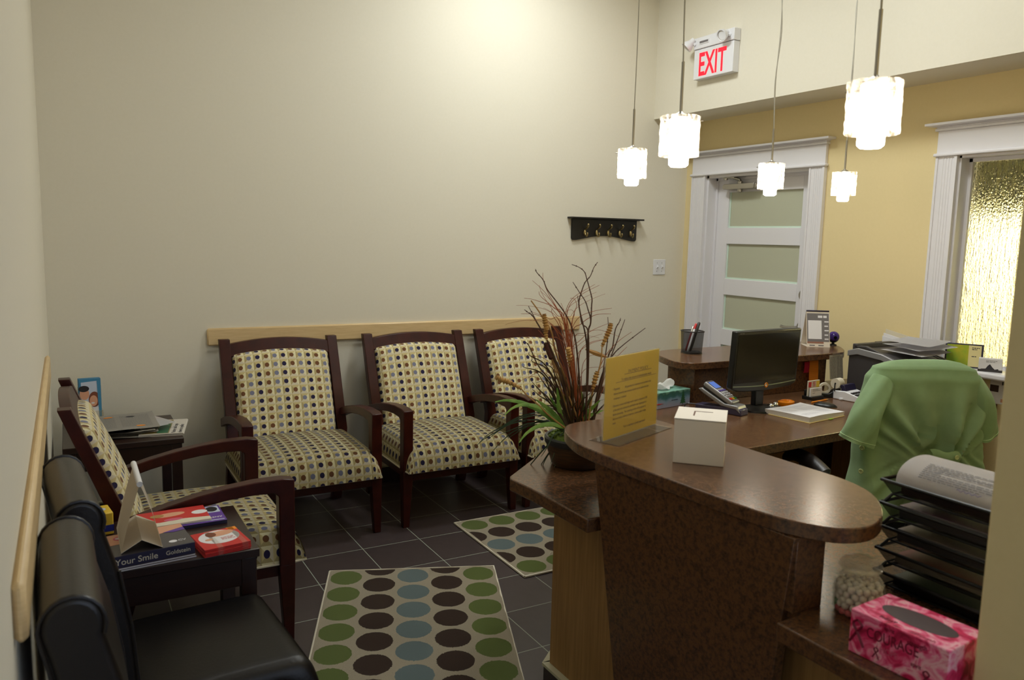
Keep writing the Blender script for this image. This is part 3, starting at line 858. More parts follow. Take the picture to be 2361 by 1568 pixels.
# white tent card
tc = thing('tent_card', 'blank white A-frame tent card standing on the navy hardback', 'tent card', (-.779, -1.205, ZT + .0124 + BH), 0)
def leafp(xa, bend):
    b = nb(); n = 8
    def f(u, v):
        x = xa * (1 - v) + bend * math.sin(PI * v); return (x, u * .235, v * .205)
    gridf(b, f, 1, n); bmesh.ops.solidify(b, geom=b.faces[:], thickness=.0022); return b
obj('front_leaf', leafp(-.056, -.003), 'card_white', tc); obj('rear_leaf', leafp(.056, .006), 'card_white', tc)
b = nb()
for s, xa in ((-1, -.056), (1, .056)):
    hexa(b, [(xa, 0, .002), (0, 0, .034), (0, .235, .034), (xa, .235, .002)], [(xa, 0, .0035), (0, 0, .0355), (0, .235, .0355), (xa, .235, .0035)])
obj('base_fold', b, 'card_white', tc)
b = nb(); tube(b, [(0, -.002, .205), (0, .237, .205)], .0085, 14); obj('spine_tube', b, 'white_pl', tc)

# red booklets in a banded stack
for k in range(5):
    top = k == 4
    t = thing('red_booklet', 'red booklet with a face in a white oval, topmost of the stack' if top else 'red booklet in the stack under the one with the white oval cover',
              'booklet', (-.549 + .0015 * (k % 2), -1.138 - .001 * (k % 3), ZT + .0052 * k), math.radians(7.7 + (k % 3) * .8), 'red booklets at the table corner')
    slab('cover', .142, .152, .0050, ['red', 'red'], t)
    if top:
        b = nb(); h = .0050
        patch(b, ell(.0, .012, .062, .058, 28), h, 0); patch(b, ell(.012, .038, .042, .022, 20, rot=.1), h + .0004, 1)
        patch(b, ell(-.018, .04, .016, .021), h + .0006, 2); patch(b, ell(-.035, .0, .012, .008), h + .0004, 1)
        patch(b, [(.05, .05), (.071, .05), (.071, .076), (.04, .076)], h, 3)
        rules(b, .0, .05, [(-.004, .8), (-.012, .7), (-.02, .9)], lambda x, y, q: (x, y, h + .0006 + q), .003, 3, 4)
        obj('cover_print', b, ['paper', 'skin_print', 'hair_print', 'orange', 'red'], t)
        b = nb()
        for x in (-.03, .045):
            bx(b, x, x + .016, -.0775, .0768, -.0208, .0054)
        obj('clear_band', b, 'acrylic', t, label='clear sticky band')

# two catalogues at the back of the table
t = thing('purple_catalogue', 'purple catalogue lying under the red magazine at the back of the near side table', 'catalogue', (-.602, -.862, ZT), math.radians(1))
slab('cover', .212, .165, .013, ['purple', 'navy'], t)
b = nb(); patch(b, [(.03, .075), (.1, .075), (.1, .01), (.05, .01)], .013, 0); patch(b, ell(.075, .045, .02, .026), .0134, 1); patch(b, [(-.1, -.058), (.1, -.066), (.1, -.072), (-.1, -.066)], .013, 2); obj('cover_print', b, ['sky_print', 'dark_print', 'sky_print'], t)
text('lettering', 'ANEW', .018, 'paper', t, (.098, -.035, .0134), (0, 0, PI)); text('lettering', 'PLATINUM', .009, 'paper', t, (.042, -.037, .0134), (0, 0, PI))
t = thing('red_magazine', 'red and cream magazine with a fair-haired figure lying on the purple catalogue', 'magazine', (-.655, -.855, ZT + .0138), math.radians(2))
slab('cover', .218, .155, .006, ['red', 'cream_paper'], t)
b = nb(); h = .006; patch(b, [(-.109, -.077), (.109, -.077), (.109, -.05), (.03, -.035), (-.05, -.045), (-.109, -.03)], h, 0)
patch(b, ell(-.01, .022, .05, .02, rot=.12), h, 1); patch(b, ell(-.05, .022, .022, .016), h + .0004, 2); patch(b, ell(.085, .01, .026, .02), h, 3); patch(b, ell(-.005, -.03, .03, .012), h + .0004, 4)
obj('cover_print', b, ['cream_paper', 'skin_print', 'straw', 'paper', 'pinkish'], t)
# upright packet behind the tent card
t = thing('snack_packet', 'yellow and blue printed packet between the tent card and the dotted chair back', 'packet', (-.895, -.85, ZT), math.radians(8))
b = nb(); bx(b, -.05, .05, -.045, .045, 0, .075); obj('packet_body', b, 'yellow_pr', t, bev=.004)
b = nb(); bx(b, -.0505, .0505, -.0455, .0455, .012, .034); patch(b, ell(.0, .0, .036, .022), .075, 1); patch(b, ell(.01, -.01, .014, .01), .0754, 2)
obj('printed_bands', b, [mat('packet_blue', (44, 52, 140), .4), 'sky_print', 'orange'], t)

# ------------------------------------------------------------------ newspapers and brochures on the corner table
def paper_sheet(name, w, d, h, curl, mats, parent, seed):
    b = nb(); rnd = random.Random(seed); ph = rnd.uniform(0, 6)
    def f(u, v):
        x, y = (u - .5) * w, (v - .5) * d
        return (x, y, h + curl * max(0, abs(x) / w * 2 - .45) ** 2 * (1 + .6 * math.sin(v * 4 + ph)) + .0015 * math.sin(u * 7 + ph))
    gridf(b, f, 14, 10); bmesh.ops.solidify(b, geom=b.faces[:], thickness=h); o = obj(name, b, mats, parent); return o, f
z = ZT
for k in range(6):
    lab = 'newspaper on top of the pile, its sheets fanned and curling' if k == 5 else 'folded newspaper within the pile, below the fanned top one'
    t = thing('newspaper', lab, 'newspaper', (-.735 + .01 * ((k * 7) % 3 - 1), .60 + .012 * ((k * 5) % 3 - 1), z), math.radians(-6 + (k * 11) % 9 + (6 if k == 5 else 0)), 'newspapers piled on the corner table')
    h = .0065 if k < 5 else .004
    s, f = paper_sheet('folded_sheets', .30, .36, h, .004 if k < 5 else .018, 'newsprint', t, k)
    if k == 5:
        b = nb(); rows = [(y, .96) for y in [(.13 - .014 * i) for i in range(19)]]
        rules(b, -.13, -.03, rows, lambda x, y, q: (f(x / .30 + .5, y / .36 + .5)[0], y, f(x / .30 + .5, y / .36 + .5)[2] + .0006 + q), .0035, 5, 0)
        rules(b, -.01, .13, rows, lambda x, y, q: (f(x / .30 + .5, y / .36 + .5)[0], y, f(x / .30 + .5, y / .36 + .5)[2] + .0006 + q), .0035, 6, 0)
        for cx, cy, mi in ((-.06, .12, 1), (.04, .1, 2), (.07, -.12, 1)):
            pp = ell(cx, cy, .022, .012, 10); b.faces.new([b.verts.new((x, y, f(x / .30 + .5, y / .36 + .5)[2] + .0014)) for x, y in pp]).material_index = mi
        obj('newsprint_lettering', b, [mat('news_grey_ink', (150, 146, 142), .8), 'orange', 'ink'], t)
        for j, (dx, dy, r) in enumerate(((.025, -.03, .25), (.05, -.015, .4))):
            b = nb()
            gridf(b, lambda u, v: ((u - .5) * .27 * math.cos(r) - (v - .5) * .3 * math.sin(r) + dx, (u - .5) * .27 * math.sin(r) + (v - .5) * .3 * math.cos(r) + dy, -.0015 - .001 * j + .012 * max(0, u - .6)), 8, 6)
            bmesh.ops.solidify(b, geom=b.faces[:], thickness=.001); obj('loose_sheet', b, 'paper', t)
    z += h + .001
t = thing('folded_newspaper', 'folded newspaper with a green picture, overhanging the front right corner of the corner table', 'newspaper', (-.545, .545, ZT), math.radians(-11))
b = nb(); bx(b, -.098, .098, -.155, .155, 0, .006); bx(b, -.098, .098, -.155, .155, .0075, .0125); tube(b, [(.098, -.155, .0062), (.098, .155, .0062)], .0062, 8); obj('folded_sheets', b, 'newsprint', t)
b = nb(); h = .0125; bx(b, -.085, .035, -.145, .145, h, h + .0004, 0); bx(b, -.02, .03, -.14, .05, h + .0004, h + .0008, 1); bx(b, -.075, -.03, -.13, -.08, h + .0004, h + .0008, 2); bx(b, -.08, .02, .08, .14, h + .0004, h + .0008, 3)
obj('cover_picture', b, [mat('news_picture_tan', (140, 128, 84), .7), 'green_pr', 'yellow_pr', 'orange'], t)
text('lettering', 'Parker told cops', .026, 'ink', t, (.063, -.142, h + .0004), (0, 0, PI / 2), sx=1.1); text('lettering', 'down to police', .026, 'ink', t, (.092, -.142, h + .0004), (0, 0, PI / 2), sx=1.1)

bh = thing('brochure_holder', 'clear brochure stand behind the newspapers on the corner table', 'brochure holder', (-.86, .812, ZT), math.radians(4))
b = nb(); bx(b, -.054, .054, -.03, .03, 0, .003); bx(b, -.054, .054, .026, .029, 0, .19); bx(b, -.054, .054, -.03, -.027, 0, .07); bx(b, -.054, -.051, -.03, .029, 0, .07); bx(b, .051, .054, -.03, .029, 0, .07)
obj('clear_pocket', b, 'acrylic', bh)
for k in range(4):
    fr = k == 3
    t = thing('brochure', 'pale blue dental brochure with a smiling couple at the front of the stand' if fr else 'pale blue brochure behind the front one in the stand', 'brochure', (-.86 - .0015 * (3 - k), .812 + .012 - .010 * k, ZT + .004), math.radians(4), 'brochures in the clear stand')
    b = nb(); bx(b, -.049, .049, -.003, .003, 0, .232); obj('card', b, 'blue_print', t)
    if fr:
        b = nb(); y = -.0034
        def pp(pts, mi, q=0.0):
            prism(b, pts, y - .0004 - q, y - q, 'y', mi)
        pp([(-.04, .03), (.042, .03), (.036, .22), (-.04, .215)], 0)
        pp(ell(-.026, .155, .022, .03), 1, .0004); pp(ell(-.028, .182, .024, .016), 2, .0006)
        pp(ell(.018, .125, .026, .040), 3, .0004); pp(ell(.014, .118, .018, .028), 1, .0008); pp([(-.01, .03), (.042, .03), (.036, .085), (.0, .085)], 4, .0006); pp(ell(.011, .107, .008, .004), 4, .0012)
        pp([(.037, .03), (.049, .03), (.049, .226), (.031, .226)], 5, .001)
        obj('cover_print', b, ['sky_print', 'skin_print', 'dark_print', 'hair_print', 'paper', 'blue_print'], t)
# ------------------------------------------------------------------ reception desk
ZD, ZU = .79, .995     # worktop and raised counter heights
desk = thing('reception_desk', 'large L-shaped reception desk with a mottled brown laminate worktop and oak front panels', 'reception desk')
top = [(.332, -2.945), (.330, -2.595), (.40, -2.595), (.40, -1.915), (.321, -1.915), (.318, -1.60), (.308, -1.487), (.322, -1.463), (1.31, -.637), (1.35, -.62), (3.205, -.62), (3.205, -1.45), (1.12, -1.55), (1.05, -1.62), (1.05, -2.945)]
b = nb(); prism(b, top[::-1], ZD - .042, ZD); obj('worktop', b, 'laminate', desk, bev=.004, seg=3)
b = nb(); bx(b, .478, .506, -2.945, -1.50, .105, ZD - .042); obj('front_panel', b, 'oak', desk, bev=.001)
b = nb(); hexa(b, [(.478, -1.50, .105), (.506, -1.505, .105), (1.33, -.815, .105), (1.31, -.79, .105)], [(.478, -1.50, ZD - .042), (.506, -1.505, ZD - .042), (1.33, -.815, ZD - .042), (1.31, -.79, ZD - .042)]); obj('end_panel', b, 'oak', desk, bev=.001)
b = nb(); bx(b, 1.31, 3.205, -.815, -.79, .105, ZD - .042); obj('back_panel', b, 'oak', desk, bev=.001)
b = nb()
bx(b, .46, .506, -2.945, -1.49, 0, .095, 0); bx(b, .455, .506, -2.945, -1.487, .095, .105, 1)
hexa(b, [(.46, -1.49, 0), (.506, -1.50, 0), (1.33, -.805, 0), (1.31, -.775, 0)], [(.46, -1.49, .095), (.506, -1.50, .095), (1.33, -.805, .095), (1.31, -.775, .095)], 0)
hexa(b, [(.455, -1.487, .095), (.506, -1.50, .095), (1.33, -.805, .095), (1.308, -.771, .095)], [(.455, -1.487, .105), (.506, -1.50, .105), (1.33, -.805, .105), (1.308, -.771, .105)], 1)
bx(b, 1.31, 3.205, -.805, -.775, 0, .095, 0); bx(b, 1.31, 3.205, -.805, -.771, .095, .105, 1)
obj('tiled_plinth', b, ['tile_base', 'grout_strip'], desk, smooth=False, label='dark tile plinth with a pale top strip')
# tapered laminate pier standing proud of the front panel

def counter(name, label, outline, ped, pier=None):
    t = thing(name, label, 'raised counter')
    P = smoothpts(outline + [outline[0]], 5)[:-1]
    b = nb(); prism(b, [(p.x, p.y) for p in P], ZU - .034, ZU); obj('counter_top', b, 'laminate', t, bev=.003, seg=2, angle=40)
    b = nb(); prism(b, ped, ZD, ZU - .034); obj('pedestal', b, 'laminate', t, bev=.002)
    if pier:
        b = nb(); hexa(b, pier[0], pier[1]); obj('front_pier', b, 'laminate', t, bev=.0015)
    return t
counter('raised_counter', 'brown laminate raised counter with rounded ends nearest the camera, holding the yellow sign',
        [(.47, -1.625), (.40, -1.665), (.352, -1.755), (.322, -1.88), (.326, -2.05), (.340, -2.25), (.356, -2.43), (.378, -2.555), (.43, -2.64), (.50, -2.668), (.58, -2.645), (.66, -2.585), (.72, -2.51), (.747, -2.42), (.748, -2.30), (.745, -2.1), (.745, -1.85), (.735, -1.70), (.69, -1.642), (.60, -1.62)][::-1],
        [(.388, -2.587), (.478, -2.587), (.478, -1.923), (.372, -1.923)],
        [[(.415, -2.46, 0), (.458, -2.46, 0), (.458, -2.03, 0), (.40, -2.03, 0)], [(.376, -2.588, ZU - .034), (.40, -2.588, ZU - .034), (.385, -1.922, ZU - .034), (.333, -1.922, ZU - .034)]])
counter('raised_counter', 'brown laminate raised counter with a rounded left end behind the monitor',
        [(1.80, -.43), (1.735, -.50), (1.685, -.62), (1.655, -.74), (1.68, -.80), (1.75, -.825), (1.95, -.83), (2.2, -.83), (2.5, -.83), (2.75, -.83), (2.83, -.80), (2.92, -.72), (3.0, -.62), (3.02, -.52), (2.97, -.42), (2.85, -.395), (2.5, -.395), (2.2, -.395), (1.95, -.395), (1.86, -.405)],
        [(1.738, -.79), (2.70, -.79), (2.70, -.635), (1.70, -.635), (1.692, -.68)])
# under the desk
dc = thing('drawer_cabinet', 'oak drawer cabinet under the desk at the right, beside the office chair', 'cabinet', (2.86, -1.19, 0))
b = nb(); bx(b, -.26, .26, -.24, .24, .06, ZD - .044); obj('carcass', b, 'oak', dc)
for z0, z1 in ((.07, .35), (.355, .62), (.625, ZD - .05)):
    b = nb(); bx(b, -.255, .255, -.258, -.241, z0, z1); d = obj('drawer', b, 'oak', dc, bev=.001)
    b = nb(); tube(b, [(-.06, -.259, (z0 + z1) / 2), (-.06, -.28, (z0 + z1) / 2), (.06, -.28, (z0 + z1) / 2), (.06, -.259, (z0 + z1) / 2)], .005, 6); obj('handle', b, 'steel', d)
kt = thing('keyboard_tray', 'black keyboard tray slung under the desk in front of the office chair', 'keyboard tray', (1.72, -1.12, ZD - .14))
b = nb(); bx(b, -.33, .33, -.16, .10, 0, .018); bx(b, -.33, .33, -.16, -.15, .018, .026); obj('tray', b, 'black', kt, bev=.003)
b = nb(); bx(b, -.35, -.335, -.1, .1, 0, .097); bx(b, .335, .35, -.1, .1, 0, .097); obj('runners', b, 'black', kt)
kb = thing('keyboard', 'black computer keyboard on the tray under the desk', 'keyboard', (1.72, -1.17, ZD - .122))
b = nb(); bx(b, -.22, .22, -.07, .07, 0, .02); obj('keyboard_body', b, 'black', kb, bev=.004)
b = nb()
for r in range(5):
    for k in range(19):
        x = -.208 + k * .022; bx(b, x, x + .018, -.06 + r * .024, -.041 + r * .024, .02, .027)
obj('keys', b, 'black_matte', kb)
# ------------------------------------------------------------------ things on the raised counters
# yellow sign in a clear stand
sg = thing('sign_holder', 'clear stand with a yellow payment policy sheet on the raised counter', 'sign', (.537, -1.819, ZU), math.atan2(.114, .294))
b = nb(); bx(b, -.157, .157, -.058, .046, 0, .003); bx(b, -.157, .157, -.0035, -.0015, .003, .25); bx(b, -.157, .157, .0015, .0035, .003, .25); obj('clear_stand', b, 'acrylic', sg)
b = nb(); bx(b, -.152, .155, -.001, .001, .006, .247); sh = obj('yellow_sheet', b, 'yellow_sheet', sg, smooth=False)
def st(s, x, z, size, al='LEFT', sx=.86):
    text('lettering', s, size, 'ink_brown', sh, (x, -.0013, z), (PI / 2, 0, 0), al, .0001, sx)
st('PAYMENT POLICY', .03, .192, .0145, 'CENTER', 1.0); st('To reduce the amount of administrative work', .022, .172, .0118, 'CENTER', .8)
x = -.112
st('\u2022 Payment:', x, .148, .0108); st('All payments for treatment in our portion of the', -.045, .148, .0098, 'LEFT', .8)
st('bill not covered by your insurance benefit must be paid at the time', x + .007, .134, .0098, 'LEFT', .76); st('treatment is received.', x + .007, .120, .0098, 'LEFT', .82)
st('\u2022 Dentures, crowns and bridge work: require a deposit of 50%', x, .098, .0098, 'LEFT', .82)
for k, s in enumerate(('of the total cost and must be paid before the original goes to', 'lab for processing.  The remaining portion of the payment is', 'due on or before delivery of dentures, crowns and/or bridge', 'work.')):
    st(s, x + .006, .085 - .013 * k, .0098, 'LEFT', .8)
st('Your co-operation is greatly appreciated', .02, .027, .0098, 'CENTER', .8)
b = nb(); bx(b, -.05, .11, -.0014, -.001, .189, .1905); bx(b, -.096, .142, -.0014, -.001, .169, .1702); obj('underlines', b, 'ink_brown', sh)

# white ballot box
bb = thing('ballot_box', 'small white cardboard box with a flap cut in its lid on the raised counter', 'box', (.446, -2.117, ZU), math.atan2(-.095, .092))
W_, D_, H_ = .132, .15, .122
b = nb(); bx(b, 0, W_, 0, D_, 0, H_ - .004); obj('box_body', b, 'card_white', bb, bev=.002)
b = nb(); bx(b, -.001, W_ + .001, -.001, D_ + .001, H_ - .003, H_); obj('lid', b, mat('white_card_top', (238, 232, 224), .7), bb, bev=.001)
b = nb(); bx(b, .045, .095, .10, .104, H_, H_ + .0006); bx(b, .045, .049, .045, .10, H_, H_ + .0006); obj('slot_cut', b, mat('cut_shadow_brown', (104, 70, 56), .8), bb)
b = nb(); bx(b, W_, W_ + .0006, .035, .11, .062, .072); bx(b, W_, W_ + .0006, .045, .10, .082, .089); bx(b, W_, W_ + .0006, .05, .105, .044, .053); obj('side_print', b, mat('box_print_grey', (120, 124, 112), .7), bb)

# pencil cup with pens
PC = (1.935, -.545)
pc = thing('pencil_cup', 'black wire mesh pencil cup on the far raised counter', 'pencil cup', (PC[0], PC[1], ZU), math.radians(-18))
def sqring(bm, r, z, n=24, e=4.0):
    return [(r * math.copysign(abs(math.cos(2 * PI * k / n)) ** (2 / e), math.cos(2 * PI * k / n)), r * math.copysign(abs(math.sin(2 * PI * k / n)) ** (2 / e), math.sin(2 * PI * k / n)), z) for k in range(n)]
b = nb(); A = [b.verts.new(p) for p in sqring(b, .047, .006)]; B = [b.verts.new(p) for p in sqring(b, .053, .118)]
for k in range(24):
    b.faces.new((A[k], A[(k + 1) % 24], B[(k + 1) % 24], B[k]))
bmesh.ops.solidify(b, geom=b.faces[:], thickness=.0008); obj('mesh_wall', b, 'wire_mesh', pc)
b = nb(); tube(b, sqring(b, .053, .118) + [sqring(b, .053, .118)[0]], .0032, 6); obj('rim', b, 'black', pc)
b = nb(); hexa(b, sqring(b, .049, 0), sqring(b, .048, .008)); obj('cup_base', b, 'black', pc)
def pen(label, tip, end, r, body, cap, capf=.3):
    t = thing('pen', label, 'pen', tuple(Vector((PC[0], PC[1], ZU)) + Vector(tip)), 0, 'pens in the black mesh cup')
    d = Vector(end) - Vector(tip)
    b = nb(); tube(b, [(0, 0, 0), d * .04, d * .06, d], [r * .3, r * .9, r, r], 10); obj('barrel', b, body, t)
    b = nb(); tube(b, [d * (1 - capf), d * .99, d * 1.02], [r * 1.2, r * 1.2, r * .8], 10); obj('cap', b, cap, t)
pen('white pen with a red band leaning out of the mesh cup', (-.04, -.015, .012), (.040, .02, .150), .0055, 'white_pl', 'red', .18)
pen('thick black marker leaning out of the mesh cup', (-.028, -.02, .012), (.048, .005, .158), .0065, 'black', 'black', .3)
pen('dark red pen leaning deepest in the mesh cup', (-.042, .0, .012), (.030, .03, .135), .005, mat('dark_red_pen', (116, 26, 30), .4), 'steel', .2)
pen('pink pen standing at the right side of the mesh cup', (.0, .01, .012), (.046, .032, .140), .005, mat('pink_pen', (206, 60, 120), .4), mat('pink_cap', (214, 70, 128), .4), .25)

# tent calendar
dk = thing('desk_calendar', 'grey and white tent calendar standing on the far raised counter', 'calendar', (2.862, -.575, ZU), math.radians(-34))
def panel(y0, y1, z1, w, t=.002):
    b = nb(); hexa(b, [(-w / 2, y0, 0), (w / 2, y0, 0), (w / 2, y0 + t, 0), (-w / 2, y0 + t, 0)], [(-w / 2, y1, z1), (w / 2, y1, z1), (w / 2, y1 + t, z1), (-w / 2, y1 + t, z1)]); return b
obj('front_leaf', panel(-.062, -.002, .2, .13), 'card_white', dk); obj('rear_leaf', panel(.062, .002, .2, .13), 'card_white', dk)
b = nb(); bx(b, -.065, .065, -.06, .06, 0, .002); obj('base_fold', b, 'card_white', dk)
b = nb()
def cp(x, s, q=.0005):
    return (x, -.062 + .06 * s / .2 - q, s)
for x0, x1, s0, s1, mi in ((-.062, .062, .03, .19, 0), (-.056, .02, .045, .15, 1), (.03, .05, .165, .178, 1), (.0, .025, .165, .178, 1), (.036, .06, .14, .147, 1), (.036, .056, .115, .122, 1), (.036, .06, .09, .097, 1), (.036, .056, .065, .072, 1), (.036, .058, .042, .049, 1), (-.062, .03, .02, .03, 2), (-.05, -.02, .006, .012, 0), (0, .03, .006, .012, 0)):
    q = .0005 if mi == 0 else .001
    f = b.faces.new([b.verts.new(cp(x, s, q)) for x, s in ((x0, s0), (x1, s0), (x1, s1), (x0, s1))]); f.material_index = mi
obj('calendar_print', b, ['grey_pl', 'paper', mat('calendar_brown', (150, 104, 84), .7)], dk)
b = nb(); tube(b, [(-.064, 0, .203), (.064, 0, .203)], .005, 8); obj('spiral', b, 'navy', dk)

# round purple webcam
wc = thing('webcam', 'round purple and black webcam perched on the end of the far raised counter', 'webcam', (2.985, -.60, ZU), math.radians(-35))
b = nb(); lathe(b, [(0, 0), (.022, 0), (.02, .006), (.008, .010), (.007, .018), (0, .018)], 18); obj('stand', b, 'black', wc)
b = nb(); sphere(b, (0, 0, .048), .033, 22, 14); obj('camera_body', b, 'black', wc)
b = nb(); sphere(b, (0, -.004, .051), .0318, 22, 14); obj('purple_cap', b, 'dark_purple', wc)
b = nb(); lathe(b, [(0, .0), (.009, 0), (.009, .004), (0, .004)], 16); bmesh.ops.transform(b, matrix=Matrix.Translation((0, -.034, .05)) @ Matrix.Rotation(PI / 2, 4, 'X'), verts=b.verts[:]); obj('lens', b, 'screen', wc)

# papers hanging from the far counter
def hang(name, label, cat, x0, x1, y, z0, z1, m, curl, seed):
    t = thing(name, label, cat, ((x0 + x1) / 2, y, 0)); w = x1 - x0
    def f(u, v):
        return ((u - .5) * w - .012 * v, -.006 * math.sin(v * 2.4) - curl * v * v, z1 - (z1 - z0) * v)
    b = nb(); gridf(b, f, 4, 10); bmesh.ops.solidify(b, geom=b.faces[:], thickness=.0006); obj('sheet', b, m, t)
    return t, f, w
t, f, w = hang('price_list', 'white printed list taped to the edge of the far raised counter', 'paper', 2.665, 2.775, -.834, .855, .985, 'cream_paper', .02, 1)
b = nb(); rows = [(.10 + .052 * i, .95) for i in range(17)]
for xa, xb, sd in ((-.44, -.02, 2), (.03, .24, 3), (.29, .44, 4)):
    rules(b, xa * w, xb * w, rows, lambda x, y, q: (x - .012 * y, f(.5, y)[1] - .0008 - q, f(.5, y)[2]), .014, sd)
obj('printed_lines', b, 'ink', t)
b = nb(); bx(b, -.03, .03, -.0015, -.0005, .972, .996); obj('tape', b, 'acrylic', t)
t, f, w = hang('orange_note', 'orange strip of paper hanging under the far raised counter behind the monitor', 'note', 2.545, 2.618, -.803, .845, .958, 'orange', .012, 2)
b = nb(); rules(b, -.44 * w, .42 * w, [(.1 + .085 * i, .95) for i in range(9)], lambda x, y, q: (x - .012 * y, f(.5, y)[1] - .0008 - q, f(.5, y)[2]), .006, 8)
b2 = [f(.2, .9), f(.75, .88)]; obj('written_lines', b, mat('note_ink', (180, 92, 14), .8), t)
hang('red_note', 'small red note hanging beside the orange strip, behind the monitor edge', 'note', 2.505, 2.545, -.806, .895, .952, mat('red_note_paper', (190, 22, 60), .7), .003, 3)

# ------------------------------------------------------------------ things on the worktop, far side
tb = thing('tissue_box', 'pale blue tissue box with a fir tree print, a white tissue sticking out', 'tissue box', (1.565, -.765, ZD), math.radians(9.6))
b = nb(); bx(b, -.13, .13, -.062, .062, 0, .078); obj('carton', b, 'bluebox', tb, bev=.002)
b = nb()
for k in range(5):
    z0 = .012 + .011 * k; w = .022 - .0034 * k
    prism(b, [(.075 - w, z0), (.075 + w, z0), (.075, z0 + .02)], -.0632, -.0622, 'y', 0)
bx(b, .0735, .0765, -.0632, -.0622, .004, .013, 0); prism(b, [(-.128, .02), (-.07, .024), (-.128, .028)], -.0632, -.0622, 'y', 1); rules(b, -.01, .035, [(.032, 1)], lambda x, y, q: (x, -.0624 - q, y), .004, 4, 2)
obj('carton_print', b, ['green_pr', 'red', 'navy'], tb)
b = nb()
def ts(u, v):
    a = 2 * PI * u; r = .012 + .05 * v * (1 + .35 * math.sin(3 * a + 1)); return (r * math.cos(a) * 1.2 - .01, r * math.sin(a) * .6, .078 + .05 * v * (1 - .7 * v) * (1.3 + .9 * math.sin(2 * a + .6) + .4 * math.sin(5 * a)))
gridf(b, ts, 40, 8, closed_u=True); bmesh.ops.solidify(b, geom=b.faces[:], thickness=.0006); obj('tissue', b, 'tissue', tb)

# card payment terminal on its base
ct = thing('card_terminal', 'silver card payment terminal in its sloping dock, left of the monitor', 'card terminal', (1.725, -.99, ZD), math.radians(16)); ct.scale = (.82, .82, .82)
b = nb(); prism(b, [(-.155, 0), (.14, 0), (.14, .028), (.05, .03), (-.02, .035), (-.10, .05), (-.15, .036)], -.043, .043, 'x'); obj('dock_base', b, mat('terminal_dock_blue_grey', (66, 60, 86), .4), ct, bev=.006, seg=3)
b = nb(); prism(b, [(-.152, .012), (-.13, .056), (-.05, .058), (.10, .128), (.125, .12), (.09, .098), (-.03, .040), (-.12, .034)], -.047, .047, 'x'); obj('dock_arm', b, 'silver_pl', ct, bev=.006, seg=3)
Rt = Matrix.Translation((0, .005, .093)) @ Matrix.Rotation(math.radians(27), 4, 'X')
hs = bpy.data.objects.new('handset', None); C.objects.link(hs); hs.parent = ct; hs.matrix_local = Rt
b = nb(); bx(b, -.042, .042, -.105, .105, 0, .030); obj('handset_case', b, 'silver_pl', hs, bev=.010, seg=4)
b = nb(); bx(b, -.038, .038, -.1, .1, -.012, .004); obj('handset_case', b, 'black', hs, bev=.004)
b = nb(); bx(b, -.029, .029, .03, .088, .030, .0312); obj('display', b, 'lcd', hs); b = nb(); bx(b, -.034, .034, .024, .096, .0296, .0305); obj('display_bezel', b, 'dgrey_pl', hs)
b = nb()
for r in range(4):
    for k in range(4):
        x = -.027 + .0182 * k; y = .004 - .017 * r
        bx(b, x - .0062, x + .0062, y - .005, y + .005, .029, .0332, 4 if r == 0 else 0)
for k, mi in ((0, 1), (1, 2), (2, 3)):
    x = -.023 + .023 * k; bx(b, x - .010, x + .010, -.083, -.068, .029, .0335, mi)
obj('keys', b, ['key', 'key_r', 'key_y', 'key_g', 'key_p'], hs)
b = nb(); tube(b, smoothpts([(-.02, .14, .02), (-.05, .19, .02), (-.10, .17, .008), (-.14, .10, .006), (-.16, .16, .006)]), .0035, 6); obj('cable', b, 'black', ct)

# monitor
mo = thing('monitor', 'black computer monitor with an orange ring button, switched off', 'monitor', (1.945, -1.045, ZD), math.radians(3))
b = nb(); lathe(b, [(0, 0), (.12, 0), (.118, .008), (.05, .018), (0, .018)], 30); bmesh.ops.scale(b, vec=(1, .75, 1), verts=b.verts[:]); obj('stand_base', b, 'black', mo)
b = nb(); bx(b, -.03, .03, .02, .05, .015, .16); obj('stand_neck', b, 'black', mo, bev=.006)
ti = math.radians(3)
pn = bpy.data.objects.new('panel', None); C.objects.link(pn); pn.parent = mo; pn.matrix_local = Matrix.Translation((0, 0, .246)) @ Matrix.Rotation(ti, 4, 'X')
hw, hh = .228, .141
b = nb(); pts = [(-hw, -hh + .012)] + [(-hw + 2 * hw * k / 12, -hh - .012 * math.sin(PI * k / 12)) for k in range(1, 12)] + [(hw, -hh + .012), (hw, hh), (-hw, hh)]
prism(b, pts, -.012, .022, 'y'); obj('bezel', b, 'black', pn, bev=.006, seg=3, angle=40)
b = nb(); bx(b, -hw + .05, hw - .05, .02, .055, -hh + .05, hh - .05); obj('rear_shell', b, 'black', pn, bev=.02, seg=3)
b = nb(); bx(b, -hw + .014, hw - .014, -.0132, -.012, -hh + .036, hh - .016); obj('screen', b, 'screen', pn)
b = nb(); 
for k in range(16):
    xa, xb = -hw + .006 + (2 * hw - .012) * k / 16, -hw + .006 + (2 * hw - .012) * (k + 1) / 16
    za, zb = [-hh + .022 - .010 * math.sin(PI * (x + hw) / (2 * hw)) for x in (xa, xb)]
    hexa(b, [(xa, -.0135, za), (xb, -.0135, zb), (xb, -.012, zb), (xa, -.012, za)], [(xa, -.0135, za + .0045), (xb, -.0135, zb + .0045), (xb, -.012, zb + .0045), (xa, -.012, za + .0045)])
obj('chin_strip', b, mat('pale_green_strip', (140, 150, 126), .3, metal=.4), pn)
b = nb(); lathe(b, [(.007, 0), (.012, 0), (.0125, .002), (.0115, .004), (.0085, .004), (.007, .002), (.007, 0)], 24); lathe(b, [(0, .003), (.0065, .002), (0, .002)], 16, mi=1)
